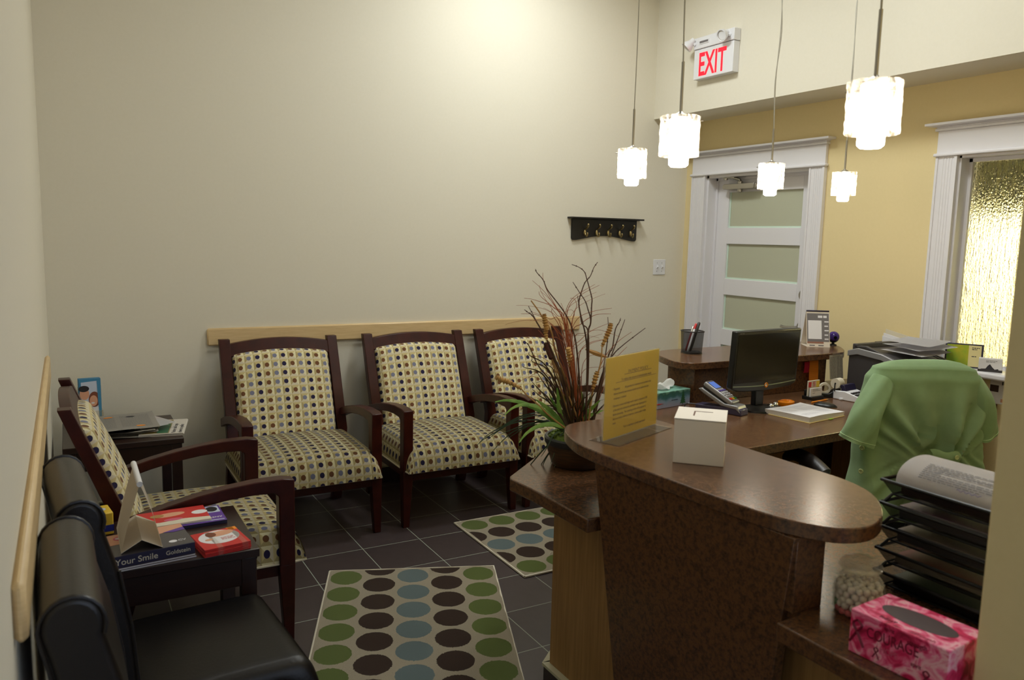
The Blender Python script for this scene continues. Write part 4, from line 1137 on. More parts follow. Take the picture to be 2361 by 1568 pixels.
bmesh.ops.transform(b, matrix=Matrix.Translation((.008, -.0125, -hh + .016)) @ Matrix.Rotation(PI / 2, 4, 'X'), verts=b.verts[:]); obj('power_button', b, ['orange_tr', 'chrome'], pn, label='orange ringed power button')
b = nb(); rules(b, -hw + .02, -hw + .05, [(hh - .011, 1)], lambda x, y, q: (x, -.0122 - q, y), .003, 2); obj('maker_mark', b, 'grey_pl', pn)

# small things in front of the monitor
for k, (x, y, lab) in enumerate(((1.985, -1.06, 'polished steel ball in front of the monitor foot, left one of the two'), (2.032, -1.045, 'polished steel ball touching the orange disc in front of the monitor'))):
    b = nb(); sphere(b, (0, 0, .0145), .0145, 20, 14); tag(obj('steel_ball', b, 'chrome', loc=(x, y, ZD + .001)), lab, 'ball', 'polished balls by the monitor')
b = nb(); lathe(b, [(0, 0), (.042, 0), (.045, .006), (.044, .022), (.034, .026), (.03, .02), (0, .02)], 30); bmesh.ops.scale(b, vec=(1.1, .8, 1), verts=b.verts[:])
tag(obj('orange_dish', b, 'orange_tr', loc=(2.125, -1.03, ZD), rz=.2), 'glossy orange oval dish on the desk under the monitor', 'dish')
b = nb(); bx(b, -.05, .05, -.03, .03, 0, .0008); tag(obj('paper_slip', b, 'paper', loc=(2.02, -1.115, ZD), rz=.2), 'white slip of paper peeping out under the steel balls', 'paper')
# paper pile
pp = thing('paper_pile', 'thick pile of white forms on the desk in front of the monitor', 'papers', (2.045, -1.215, ZD), math.radians(8))
b = nb(); bx(b, -.150, .138, -.118, .10, 0, .0022); obj('manila_folder', b, 'manila', pp, label='manila folder at the bottom of the pile')
def ps(u, v, h):
    x, y = (u - .5) * .29, (v - .5) * .232; return (x, y + .004, h + .006 * (1 - u) * (1 - v) + .004 * max(0, u - .5) + .003 * math.sin(4 * u + 2 * v))
b = nb(); A = gridf(b, lambda u, v: ps(u, v, .020), 12, 8); B = gridf(b, lambda u, v: (ps(u, v, 0)[0] * .985, ps(u, v, 0)[1] * .985, .0024), 12, 8)
for (ra, rb) in ((A[0], B[0]), (A[-1], B[-1]), ([r[0] for r in A], [r[0] for r in B]), ([r[-1] for r in A], [r[-1] for r in B])):
    for k in range(len(ra) - 1):
        b.faces.new((ra[k], ra[k + 1], rb[k + 1], rb[k]))
obj('sheets', b, 'paper', pp)
b = nb(); 
for xa, xb, ya, n in ((-.12, .12, .085, 3), (-.02, .12, .045, 6), (-.12, -.06, .045, 6), (.02, .12, -.03, 5), (-.12, .0, -.06, 3)):
    rules(b, xa, xb, [(ya - .010 * i, 1) for i in range(n)], lambda x, y, q: tuple(Vector(ps(x / .29 + .5, y / .232 + .5, .0206)) + Vector((0, 0, q))), .0016, 5 + n, words=True)
obj('form_lines', b, mat('form_grey_ink', (150, 148, 160), .8), pp)
b = nb(); bx(b, .0, .03, -.126, -.117, .0025, .0032); obj('index_tab', b, 'lime', pp)
b = nb(); sphere(b, (0, 0, 0), .032, 22, 14, sc=(1.0, 1.75, .62)); bmesh.ops.bisect_plane(b, geom=b.verts[:] + b.edges[:] + b.faces[:], plane_co=(0, 0, 0), plane_no=(0, 0, 1), clear_inner=True)
bmesh.ops.holes_fill(b, edges=[e for e in b.edges if e.is_boundary]); ms = obj('computer_mouse', b, 'black', loc=(2.30, -1.12, ZD), rz=.5); tag(ms, 'black computer mouse behind the paper pile', 'mouse')
b = nb(); bx(b, -.0008, .0008, .01, .045, .017, .0195); lathe(b, [(0, -.003), (.006, -.003), (.006, .003), (0, .003)], 12); bmesh.ops.transform(b, matrix=Matrix.Translation((0, 0, 0)), verts=b.verts[:])
wv = nb(); bx(wv, -.003, .003, .015, .035, .014, .0205); b.free(); obj('scroll_wheel', wv, 'dgrey_pl', ms, bev=.002)
pcn = thing('pencil', 'yellow pencil lying on the desk behind the paper pile', 'pencil', (2.37, -1.03, ZD + .004), math.radians(8))
b = nb(); tube(b, [(-.075, 0, 0), (.06, 0, 0)], .0038, 6); obj('wood_barrel', b, 'orange', pcn); b = nb(); tube(b, [(.06, 0, 0), (.078, 0, 0)], [.0038, .0006], 6); obj('tip', b, 'manila', pcn)
ch = thing('card_holder', 'black business card holder with white and red cards, right of the monitor', 'card holder', (2.395, -.965, ZD), math.radians(4))
b = nb(); bx(b, -.05, .05, -.03, .03, 0, .018); bx(b, -.05, .05, .012, .02, .018, .05); obj('holder_base', b, 'black', ch, bev=.002)
for k, (z1, y, lab) in enumerate(((.098, .005, 'cream card with red print standing tallest in the holder'), (.062, -.012, 'white card standing in front in the holder'))):
    t = thing('business_card', lab, 'card', (2.395, -.965 + y, ZD + .0185), math.radians(4), 'cards in the black holder')
    b = nb(); bx(b, -.046, .046, -.007, .0, 0, z1 - .02); obj('cards', b, 'cream_paper' if k == 0 else 'paper', t)
    b = nb()
    if k == 0:
        bx(b, -.045, -.022, -.0076, -.007, .045, .072, 0); rules(b, -.012, .014, [(.068 - .007 * i, .9) for i in range(4)], lambda x, y, q: (x, -.0072 - q, y), .004, 3, 0); bx(b, .018, .045, -.0074, -.007, .042, .074, 1)
    else:
        rules(b, -.03, .035, [(.034, .7), (.027, 1), (.015, .3)], lambda x, y, q: (x, -.0072 - q, y), .002, 9, 2)
    obj('card_print', b, ['red', 'yellow_pr', 'ink'], t)
b = nb(); bx(b, -.018, .018, -.008, .008, 0, .008); us = obj('usb_stick', b, 'black', loc=(2.52, -1.05, ZD), rz=-.2, bev=.002); tag(us, 'black and white memory stick lying by the tape dispenser', 'memory stick')
b = nb(); bx(b, -.0185, .004, -.0082, .0082, .002, .0086); obj('cap', b, 'white_pl', us)
td = thing('tape_dispenser', 'black tape dispenser with a small white roll, right of the card holder', 'tape dispenser', (2.50, -.95, ZD), math.radians(50))
b = nb(); prism(b, [(-.075, 0), (.07, 0), (.07, .03), (.05, .034), (.02, .022), (-.02, .022), (-.05, .045), (-.075, .05)], -.026, .026, 'x')
obj('dispenser_body', b, 'black', td, bev=.004, seg=3)
b = nb(); lathe(b, [(.018, -.010), (.029, -.010), (.029, .010), (.018, .010), (.018, -.010)], 28); bmesh.ops.transform(b, matrix=Matrix.Translation((0, 0, .046)) @ Matrix.Rotation(PI / 2, 4, 'Y'), verts=b.verts[:]); obj('tape_roll', b, 'cream_paper', td)
pk = thing('printing_calculator', 'white and navy printing calculator with a big paper roll, beside the printer', 'calculator', (2.575, -1.08, ZD), math.radians(8)); pk.scale = (.8, .8, .8)
b = nb(); prism(b, [(-.12, 0), (.11, 0), (.11, .055), (.03, .06), (-.12, .022)], -.075, .075, 'x'); obj('case', b, 'white_pl', pk, bev=.005)
b = nb(); prism(b, [(.028, .0605), (.06, .0585), (.075, .095), (.045, .098)], -.065, .065, 'x'); obj('display', b, 'navy', pk, bev=.003)
b = nb(); lathe(b, [(.006, -.029), (.033, -.029), (.033, .029), (.006, .029), (.006, -.029)], 30); bmesh.ops.transform(b, matrix=Matrix.Translation((-.045, .10, .10)) @ Matrix.Rotation(PI / 2, 4, 'Y'), verts=b.verts[:]); obj('paper_roll', b, 'cream_paper', pk)
b = nb(); tube(b, [(-.078, .1, .05), (-.078, .1, .1), (-.012, .1, .1), (-.012, .1, .05)], .0035, 6); obj('roll_holder', b, 'black', pk)
b = nb()
for r in range(4):
    for k in range(5):
        x = -.058 + .029 * k; y = -.098 + .028 * r; z = .022 + (y + .12) * .2533
        bx(b, x - .010, x + .010, y - .009, y + .009, z - .002, z + .007)
obj('keys', b, 'dgrey_pl', pk)

# printer
pr_ = thing('printer', 'grey and black laser printer with papers in its top tray, under the window', 'printer', (2.885, -1.11, ZD), 0)
pfl = [(-.20, 0), (.18, 0), (.18, .235), (.12, .25), (-.02, .235), (-.12, .205), (-.19, .15), (-.20, .12)]
b = nb(); prism(b, pfl, -.19, .19, 'x'); obj('printer_body', b, 'dgrey_pl', pr_, bev=.008, seg=3)
b = nb()
for s in (-1, 1):
    out = [(.18, .235), (.12, .254), (-.02, .24), (-.12, .21), (-.195, .152)]; inn = [(-.19, .125), (-.12, .18), (-.02, .208), (.12, .22), (.18, .205)]
    xa, xb = sorted((s * .185, s * .2)); prism(b, out + inn, xa, xb, 'x')
obj('side_band', b, 'silver_pl', pr_, bev=.003)
b = nb(); prism(b, [(-.15, .2), (.10, .252), (.16, .25), (.16, .262), (.09, .268)], -.175, -.155, 'x'); prism(b, [(-.15, .2), (.10, .252), (.16, .25), (.16, .262), (.09, .268)], .155, .175, 'x'); bx(b, -.175, .175, .14, .17, .235, .272)
obj('output_tray', b, 'dgrey_pl', pr_, bev=.004)
b = nb(); bx(b, -.15, .15, -.206, -.19, .02, .11); lathe(b, [(0, 0), (.03, 0), (.03, .006), (0, .006)], 20, mi=0); obj('front_door', b, 'black', pr_, bev=.006)
for k, (dx, r, zz) in enumerate(((.0, 6, .250), (.03, -4, .275), (.015, 12, .300))):
    t = thing('printed_sheet', ('top', 'middle', 'lowest')[2 - k] + ' loose white sheet in the printer output tray', 'paper', (2.91 + dx, -1.17, ZD + zz), math.radians(r), 'sheets on the printer')
    b = nb(); gridf(b, lambda u, v: ((u - .5) * .30, (v - .5) * .22, .012 * (u - .3) ** 2 + .005 * math.sin(3 * v + k) * u + .012 * (v - .5)), 10, 8); bmesh.ops.solidify(b, geom=b.faces[:], thickness=.0012); obj('sheet', b, 'paper', t)
# sloping file of folders behind the printer
ff = thing('folder_rack', 'dark desktop rack of leaning white folders behind the printer', 'file rack', (3.155, -.94, ZD), -PI / 2)
b = nb(); bx(b, -.15, .15, -.045, .045, 0, .012); bx(b, -.155, -.142, -.045, .045, 0, .245); bx(b, .142, .155, -.045, .045, 0, .12); obj('rack', b, 'black', ff)
for k in range(4):
    t = thing('file_folder', ('clear plastic folder with a red label standing at the back of the rack', 'manila folder in the rack behind the white ones', 'white folder in the rack with two dark punch slots', 'white folder at the front of the rack')[k], 'folder', (3.183 - .017 * k, -.94 - .006 * k, ZD + .013), -PI / 2, 'folders behind the printer')
    b = nb(); h = (.305, .27, .285, .27)[k]
    hexa(b, [(-.138, -.004, 0), (.138, -.004, 0), (.138, .0, 0), (-.138, .0, 0)], [(-.138, -.008, h), (.138, -.008, h - .05), (.138, -.004, h - .05), (-.138, -.004, h)])
    obj('cover', b, ('cream_paper', 'manila', 'paper', 'white_pl')[k], t)
    if k == 0:
        b = nb(); bx(b, .10, .136, -.0125, -.0085, .2, .245); obj('label_tag', b, 'red', t)
    if k == 2:
        b = nb(); bx(b, .0, .03, -.0125, -.0075, .215, .235); bx(b, .05, .08, -.0125, -.0075, .205, .225); obj('punch_slots', b, 'black', t)
# window sill
wcal = thing('desk_calendar', 'green and yellow page-a-day calendar in a dark frame leaning on the window sill', 'calendar', (3.14, -1.29, WZ0 + .004), math.radians(-58))
b = nb(); Tl = Matrix.Rotation(math.radians(-14), 4, 'X')
bx(b, -.088, .088, 0, .012, 0, .128); bmesh.ops.transform(b, matrix=Tl, verts=b.verts[:]); obj('frame', b, 'navy', wcal, bev=.003)
b = nb(); bx(b, -.080, .02, -.0012, 0, .008, .12, 0); bx(b, .02, .078, -.0012, 0, .008, .12, 1); rules(b, .035, .07, [(.105, 1), (.097, .7), (.06, .6)], lambda x, y, q: (x, -.0014 - q, y), .004, 3, 2)
bmesh.ops.transform(b, matrix=Tl, verts=b.verts[:]); obj('page', b, [mat_noise('green_yellow_print', [(0.3, (96, 166, 36)), (0.7, (206, 176, 20))], 9, .5), mat('pale_yellow_page', (222, 208, 150), .6), 'ink'], wcal)
cb = thing('card_box', 'white box of greeting cards with a dark drawing, on the window sill', 'card box', (3.13, -1.435, WZ0 + .004), math.radians(-60))
b = nb(); bx(b, -.052, .052, 0, .04, 0, .068); obj('box', b, 'paper', cb, bev=.002)
b = nb(); prism(b, [(-.045, .006), (.04, .004), (.035, .018), (.02, .014), (.008, .026), (-.002, .04), (-.012, .03), (-.02, .016), (-.04, .014)], -.0008, 0, 'y'); rules(b, -.02, .03, [(.056, 1), (.05, .8)], lambda x, y, q: (x, -.0004 - q, y), .0018, 4); obj('drawing', b, 'ink', cb)
b = nb(); bx(b, -.054, .054, -.002, .042, -.0, .012); obj('tray', b, 'dgrey_pl', cb)
pn2 = thing('pinned_cards', 'white card with small photographs pinned under the window sill', 'card', (XR - .001, -1.45, .79))
b = nb(); bx(b, -.003, 0, -.05, .05, 0, .125); obj('card', b, 'paper', pn2)
b = nb(); bx(b, -.0036, -.003, -.03, -.01, .1, .12, 0); bx(b, -.0036, -.003, -.03, -.01, .01, .028, 1); bx(b, -.0036, -.003, .005, .048, .06, .095, 2); obj('photos', b, ['dark_print', 'skin_print', 'brownpanel'], pn2)
TWIGS = [[(0.471,-1.344,1.474),(0.477,-1.344,1.462),(0.497,-1.354,1.437),(0.51,-1.362,1.404),(0.537,-1.377,1.366),(0.564,-1.394,1.325),(0.584,-1.407,1.281),(0.599,-1.421,1.212),(0.606,-1.441,1.067),(0.602,-1.456,0.919)],[(0.67,-1.431,1.502),(0.659,-1.425,1.483),(0.648,-1.42,1.452),(0.632,-1.412,1.429),(0.62,-1.408,1.391),(0.614,-1.406,1.362),(0.618,-1.411,1.324),(0.634,-1.433,1.22),(0.629,-1.45,1.067),(0.617,-1.462,0.919)],[(0.611,-1.358,1.491),(0.632,-1.375,1.481),(0.645,-1.389,1.466),(0.649,-1.399,1.442),(0.656,-1.414,1.397),(0.658,-1.422,1.373),(0.654,-1.427,1.352),(0.646,-1.436,1.291),(0.635,-1.439,1.259),(0.627,-1.452,1.166),(0.61,-1.482,0.924)],[(0.564,-1.439,1.434),(0.586,-1.445,1.402),(0.61,-1.451,1.368),(0.623,-1.451,1.338),(0.634,-1.449,1.314),(0.64,-1.444,1.289),(0.637,-1.436,1.256),(0.635,-1.443,1.121),(0.625,-1.456,0.917)],[(0.595,-1.424,1.386),(0.602,-1.431,1.332),(0.61,-1.436,1.289),(0.63,-1.446,1.26),(0.627,-1.459,1.124),(0.611,-1.475,0.923)],[(0.745,-1.401,1.305),(0.733,-1.423,1.251),(0.709,-1.443,1.168),(0.68,-1.462,1.066),(0.635,-1.478,0.921)],[(0.771,-1.442,1.305),(0.76,-1.449,1.291),(0.741,-1.453,1.265),(0.723,-1.464,1.201),(0.701,-1.468,1.164),(0.638,-1.479,0.921)],[(0.767,-1.472,1.303),(0.739,-1.475,1.24),(0.71,-1.478,1.179),(0.668,-1.478,1.083),(0.628,-1.488,0.924)],[(0.828,-1.512,1.275),(0.758,-1.482,1.215),(0.721,-1.468,1.174),(0.681,-1.459,1.093),(0.642,-1.464,0.917)],[(0.465,-1.313,1.343),(0.48,-1.326,1.309),(0.49,-1.334,1.285),(0.517,-1.356,1.229),(0.548,-1.388,1.117),(0.594,-1.443,0.917)],[(0.462,-1.29,1.329),(0.47,-1.306,1.319),(0.474,-1.318,1.314),(0.487,-1.339,1.286),(0.529,-1.39,1.173),(0.579,-1.465,0.924)],[(0.468,-1.296,1.213),(0.475,-1.312,1.198),(0.494,-1.342,1.135),(0.536,-1.386,1.063),(0.586,-1.445,0.918)]]
RUST = [[(0.437,-1.33,1.373),(0.459,-1.341,1.37),(0.482,-1.354,1.363),(0.52,-1.375,1.348),(0.549,-1.395,1.316),(0.567,-1.416,1.235),(0.589,-1.451,1.07),(0.593,-1.472,0.938)],[(0.505,-1.268,1.43),(0.535,-1.302,1.393),(0.558,-1.335,1.346),(0.574,-1.362,1.304),(0.588,-1.396,1.212),(0.601,-1.457,0.933)],[(0.528,-1.3,1.459),(0.527,-1.308,1.432),(0.538,-1.324,1.389),(0.564,-1.351,1.331),(0.584,-1.374,1.278),(0.608,-1.442,0.93)],[(0.513,-1.302,1.393),(0.517,-1.311,1.375),(0.554,-1.342,1.336),(0.579,-1.366,1.291),(0.611,-1.442,0.929)],[(0.708,-1.472,1.344),(0.653,-1.437,1.331),(0.608,-1.409,1.303),(0.585,-1.4,1.232),(0.594,-1.416,1.119),(0.611,-1.447,0.93)],[(0.709,-1.467,1.324),(0.68,-1.446,1.322),(0.659,-1.429,1.314),(0.626,-1.409,1.286),(0.598,-1.395,1.231),(0.614,-1.443,0.929)],[(0.714,-1.386,1.419),(0.648,-1.37,1.385),(0.603,-1.366,1.348),(0.583,-1.38,1.279),(0.582,-1.42,1.12),(0.595,-1.47,0.937)],[(0.639,-1.463,1.427),(0.579,-1.424,1.38),(0.559,-1.409,1.331),(0.56,-1.405,1.282),(0.597,-1.466,0.936)],[(0.74,-1.407,1.282),(0.681,-1.393,1.257),(0.636,-1.388,1.223),(0.603,-1.39,1.189),(0.606,-1.426,1.065),(0.605,-1.46,0.934)],[(0.448,-1.292,1.315),(0.488,-1.32,1.314),(0.52,-1.347,1.296),(0.549,-1.375,1.257),(0.569,-1.4,1.205),(0.597,-1.462,0.935)],[(0.592,-1.383,1.374),(0.604,-1.392,1.372),(0.61,-1.399,1.35),(0.601,-1.399,1.324),(0.591,-1.402,1.281),(0.589,-1.417,1.174),(0.604,-1.462,0.934)],[(0.524,-1.376,1.339),(0.524,-1.372,1.328),(0.534,-1.375,1.307),(0.55,-1.382,1.28),(0.573,-1.4,1.213),(0.606,-1.454,0.932)],[(0.781,-1.495,1.261),(0.737,-1.474,1.224),(0.695,-1.458,1.169),(0.656,-1.45,1.065),(0.632,-1.455,0.93)],[(0.773,-1.483,1.207),(0.748,-1.476,1.182),(0.709,-1.464,1.133),(0.639,-1.458,0.93)],[(0.731,-1.427,1.229),(0.678,-1.408,1.22),(0.637,-1.397,1.191),(0.622,-1.409,1.116),(0.624,-1.447,0.929)],[(0.697,-1.438,1.229),(0.65,-1.425,1.213),(0.608,-1.417,1.176),(0.599,-1.435,1.094),(0.606,-1.473,0.937)],[(0.515,-1.3,1.256),(0.534,-1.328,1.225),(0.573,-1.373,1.155),(0.614,-1.442,0.929)],[(0.493,-1.294,1.162),(0.531,-1.338,1.152),(0.576,-1.398,1.062),(0.605,-1.455,0.933)],[(0.461,-1.319,1.084),(0.505,-1.355,1.115),(0.554,-1.408,1.052),(0.597,-1.466,0.936)],[(0.588,-1.332,1.353),(0.591,-1.35,1.325),(0.595,-1.372,1.277),(0.602,-1.409,1.145),(0.608,-1.456,0.933)]]
PODS = [[(0.501,-1.361,1.319),(0.502,-1.365,1.299),(0.505,-1.371,1.272),(0.503,-1.372,1.254),(0.505,-1.377,1.23)],[(0.729,-1.443,1.287),(0.721,-1.445,1.264),(0.708,-1.445,1.238),(0.693,-1.444,1.207)],[(0.56,-1.43,1.206),(0.57,-1.423,1.176),(0.582,-1.417,1.142),(0.592,-1.411,1.102)],[(0.659,-1.469,1.123),(0.649,-1.471,1.097),(0.639,-1.474,1.065)],[(0.344,-1.309,1.098),(0.366,-1.311,1.087),(0.398,-1.319,1.075),(0.434,-1.331,1.054)]]
STEMS = [[(0.526,-1.344,1.225),(0.538,-1.378,1.144),(0.568,-1.426,1.04),(0.594,-1.472,0.937)],[(0.685,-1.455,1.208),(0.673,-1.466,1.149),(0.641,-1.471,1.056),(0.617,-1.485,0.938)],[(0.593,-1.41,1.102),(0.591,-1.431,1.039),(0.605,-1.465,0.935)],[(0.66,-1.444,1.058),(0.65,-1.447,1.01),(0.638,-1.455,0.929)],[(0.472,-1.318,1.363),(0.495,-1.332,1.328),(0.508,-1.34,1.304),(0.534,-1.358,1.256),(0.547,-1.372,1.183),(0.585,-1.41,1.05),(0.615,-1.441,0.929)],[(0.423,-1.349,1.059),(0.438,-1.362,1.038),(0.468,-1.385,1.008),(0.498,-1.408,0.973),(0.539,-1.438,0.935),(0.575,-1.464,0.908)]]
CAT = [[(0.509,-1.361,1.218),(0.511,-1.377,1.192),(0.515,-1.394,1.163)]]
CATST = [[(0.525,-1.379,1.16),(0.543,-1.401,1.087),(0.56,-1.425,1.002),(0.577,-1.45,0.905)]]
LEAVES = [([(0.345,-1.305,1.009),(0.38,-1.322,1.016),(0.42,-1.345,1.011),(0.458,-1.368,0.996),(0.487,-1.386,0.979),(0.518,-1.407,0.952),(0.571,-1.443,0.904)],0.018),([(0.352,-1.362,0.973),(0.381,-1.364,0.996),(0.418,-1.373,1.007),(0.466,-1.39,1.0),(0.501,-1.404,0.975),(0.571,-1.443,0.904)],0.014),([(0.387,-1.406,0.883),(0.416,-1.406,0.914),(0.46,-1.414,0.937),(0.506,-1.427,0.941),(0.552,-1.442,0.928),(0.584,-1.451,0.901)],0.017),([(0.615,-1.423,1.067),(0.618,-1.434,1.037),(0.617,-1.443,1.007),(0.607,-1.45,0.959),(0.589,-1.454,0.901)],0.02),([(0.521,-1.427,1.068),(0.529,-1.426,1.024),(0.538,-1.426,0.976),(0.57,-1.443,0.901)],0.017),([(0.575,-1.389,1.077),(0.57,-1.403,1.032),(0.561,-1.417,0.972),(0.573,-1.445,0.901)],0.012),([(0.582,-1.408,1.016),(0.595,-1.428,0.987),(0.592,-1.441,0.943),(0.584,-1.451,0.901)],0.015),([(0.652,-1.501,1.028),(0.632,-1.483,0.998),(0.609,-1.466,0.962),(0.589,-1.454,0.901)],0.016),([(0.666,-1.505,0.993),(0.642,-1.486,0.979),(0.618,-1.468,0.959),(0.592,-1.455,0.901)],0.014),([(0.505,-1.4,1.046),(0.519,-1.407,1.015),(0.539,-1.419,0.975),(0.573,-1.445,0.901)],0.01),([(0.54,-1.427,0.907),(0.54,-1.424,0.925),(0.555,-1.431,0.928),(0.576,-1.446,0.904)],0.014),([(0.467,-1.374,1.022),(0.494,-1.39,1.001),(0.524,-1.409,0.971),(0.57,-1.443,0.901)],0.016),([(0.636,-1.47,1.042),(0.622,-1.465,0.999),(0.606,-1.459,0.952),(0.587,-1.452,0.901)],0.014)]
BLADES = [[(0.301,-1.281,0.866),(0.326,-1.291,0.891),(0.365,-1.308,0.916),(0.432,-1.339,0.958),(0.504,-1.377,0.969),(0.554,-1.409,0.939),(0.586,-1.432,0.898)],[(0.314,-1.301,0.872),(0.355,-1.32,0.91),(0.397,-1.34,0.936),(0.464,-1.377,0.95),(0.517,-1.41,0.937),(0.574,-1.448,0.903)],[(0.468,-1.382,0.747),(0.496,-1.398,0.809),(0.532,-1.419,0.874),(0.55,-1.434,0.901),(0.568,-1.453,0.906)],[(0.5,-1.447,0.761),(0.521,-1.439,0.82),(0.552,-1.437,0.873),(0.568,-1.431,0.898),(0.584,-1.429,0.899)],[(0.359,-1.321,0.895),(0.403,-1.343,0.917),(0.452,-1.368,0.937),(0.506,-1.398,0.938),(0.574,-1.443,0.902)],[(0.481,-1.462,0.812),(0.502,-1.455,0.851),(0.521,-1.446,0.894),(0.547,-1.445,0.91),(0.571,-1.447,0.903)],[(0.385,-1.331,0.881),(0.439,-1.366,0.925),(0.495,-1.404,0.95),(0.563,-1.46,0.907)],[(0.455,-1.354,0.969),(0.49,-1.375,0.973),(0.526,-1.401,0.956),(0.576,-1.44,0.901)]]
BROWN = [[(0.432,-1.382,1.193),(0.44,-1.376,1.177),(0.487,-1.393,1.149),(0.528,-1.413,1.078),(0.557,-1.43,0.991),(0.584,-1.445,0.901)],[(0.458,-1.356,1.086),(0.482,-1.371,1.055),(0.509,-1.388,1.028),(0.544,-1.412,0.973),(0.58,-1.44,0.901)],[(0.439,-1.357,1.118),(0.49,-1.379,1.112),(0.515,-1.395,1.05),(0.55,-1.419,0.973),(0.583,-1.441,0.901)],[(0.488,-1.346,1.018),(0.515,-1.379,1.019),(0.541,-1.416,0.996),(0.563,-1.46,0.907)],[(0.611,-1.504,1.06),(0.592,-1.475,1.022),(0.587,-1.458,0.963),(0.588,-1.445,0.901)],[(0.682,-1.43,0.983),(0.637,-1.423,0.983),(0.586,-1.414,0.976),(0.57,-1.429,0.942),(0.573,-1.455,0.905)],[(0.526,-1.391,1.118),(0.544,-1.405,1.075),(0.564,-1.425,0.989),(0.583,-1.446,0.902)],[(0.489,-1.393,1.099),(0.517,-1.41,1.041),(0.549,-1.432,0.973),(0.578,-1.453,0.904)],[(0.651,-1.489,1.07),(0.628,-1.477,1.026),(0.605,-1.466,0.963),(0.584,-1.456,0.904)],[(0.557,-1.388,1.131),(0.564,-1.411,1.05),(0.573,-1.435,0.975),(0.578,-1.456,0.905)],[(0.558,-1.422,1.106),(0.57,-1.432,1.022),(0.582,-1.44,0.943),(0.59,-1.442,0.9)],[(0.551,-1.466,1.116),(0.563,-1.463,1.028),(0.575,-1.458,0.948),(0.587,-1.449,0.902)]]
# ------------------------------------------------------------------ dried grass arrangement in a bowl
pl = thing('potted_arrangement', 'dried twigs, seed pods and green grass in a brown bowl on the desk corner', 'plant arrangement', (.605, -1.44, ZD))
inv = Vector((-.605, 1.44, -ZD))
b = nb(); lathe(b, [(0, 0), (.082, 0), (.09, .006), (.098, .03), (.106, .055), (.112, .082), (.114, .1), (.106, .1), (.102, .085), (0, .08)], 44); obj('bowl', b, 'glaze', pl)
b = nb(); lathe(b, [(.1125, .078), (.1165, .084), (.1175, .1), (.113, .106), (.106, .104), (.105, .08)], 44); obj('rim', b, 'glaze_dark', pl)
b = nb(); rm = random.Random(5)
def moss(u, v):
    a = 2 * PI * u; r = .105 * v; n = math.sin(9 * a + 3 * v) * math.cos(23 * r * 10 + a) ; return (r * math.cos(a), r * math.sin(a), .098 + .028 * (1 - v * v) + .006 * n * v)
gridf(b, moss, 40, 14, closed_u=True)
for k in range(160):
    a, r = rm.uniform(0, 2 * PI), .1 * math.sqrt(rm.random()); sphere(b, (r * math.cos(a), r * math.sin(a), .10 + .026 * (1 - (r / .105) ** 2)), rm.uniform(.004, .008), 6, 4)
obj('moss', b, 'moss', pl)
b = nb(); bx(b, -.016, .016, -.006, .006, 0, .005, mx=Matrix.Translation((-.055, -.06, .118)) @ Matrix.Rotation(.4, 4, 'Z') @ Matrix.Rotation(.3, 4, 'Y')); obj('bark_chip', b, 'straw', pl)
def loc(P):
    return smoothpts([Vector(p) + inv for p in P], 5)
rt = random.Random(11)
for P in TWIGS:
    b = nb(); Q = loc(P); n = len(Q); tube(b, Q, [.0011 + .0022 * (i / (n - 1)) for i in range(n)], 6)
    for i in range(3, int(n * .75), 4):
        sphere(b, Q[i] + Vector((rt.uniform(-.001, .001), 0, 0)), .0028, 6, 4)
    obj('twig', b, 'twig', pl)
b = nb()
for P in RUST:
    Q = loc(P); n = len(Q); tube(b, Q, [.0006 + .0012 * (i / (n - 1)) for i in range(n)], 5)
for k in range(22):   # finer strands of the same tuft
    P = RUST[k % len(RUST)]; o = Vector((rt.uniform(-.05, .05), rt.uniform(-.05, .05), rt.uniform(-.12, -.02)))
    Q = loc(P); n = len(Q); tube(b, [q + o * (1 - i / (n - 1)) for i, q in enumerate(Q)], [.0005 + .0008 * (i / (n - 1)) for i in range(n)], 4)
o = obj('rust_grass', b, 'redgrass', pl); o['kind'] = 'stuff'
for P in STEMS + CATST:
    b = nb(); Q = loc(P); n = len(Q); tube(b, Q, [.0022 + .0016 * (i / (n - 1)) for i in range(n)], 6); obj('dried_stem', b, 'straw', pl)
for P in PODS:
    b = nb(); Q = smoothpts([Vector(p) + inv for p in P], 9); n = len(Q)
    rad = [(.0055 + .0035 * math.sin(PI * min(1, i / n + .1))) * (1 + .32 * math.cos(i * 2.1)) for i in range(n)]
    tube(b, Q, rad, 9); obj('seed_pod', b, 'pod', pl)
for P in CAT:
    b = nb(); Q = loc(P); n = len(Q); tube(b, Q, [.008 * (1 if 0 < i < n - 1 else .5) for i in range(n)], 10); obj('cattail', b, 'cattail', pl)
for P, w in LEAVES:
    b = nb(); Q = loc(P); n = len(Q)
    wid = [w * (.10 + .90 * math.sin(PI * min(1, (i / (n - 1)) * .75 + .02))) * (1 + .08 * math.sin(i * 1.9)) for i in range(n)]
    ribbon(b, Q, wid, (.45, .35, .8) if abs(Q[0].z - Q[-1].z) < .12 else (.87, -.49, 0)); obj('leaf', b, 'leaf', pl)
def blades(name, LST, m, extra, seed):
    b = nb(); r = random.Random(seed)
    for k in range(len(LST) + extra):
        P = LST[k % len(LST)]; o = Vector((0, 0, 0)) if k < len(LST) else Vector((r.uniform(-.06, .08), r.uniform(-.08, .05), r.uniform(-.05, .04)))
        Q = loc(P); n = len(Q); Q = [q + o * (1 - i / (n - 1)) for i, q in enumerate(Q)]
        ribbon(b, Q, [.0012 + .004 * math.sin(PI * min(1, i / (n - 1) * .8)) for i in range(n)], (.87, -.49, .1), thick=.0006)
    o = obj(name, b, m, pl); o['kind'] = 'stuff'
blades('green_blades', BLADES, 'leaf_dark', 6, 3); blades('brown_blades', BROWN, 'leaf_brown', 26, 4)
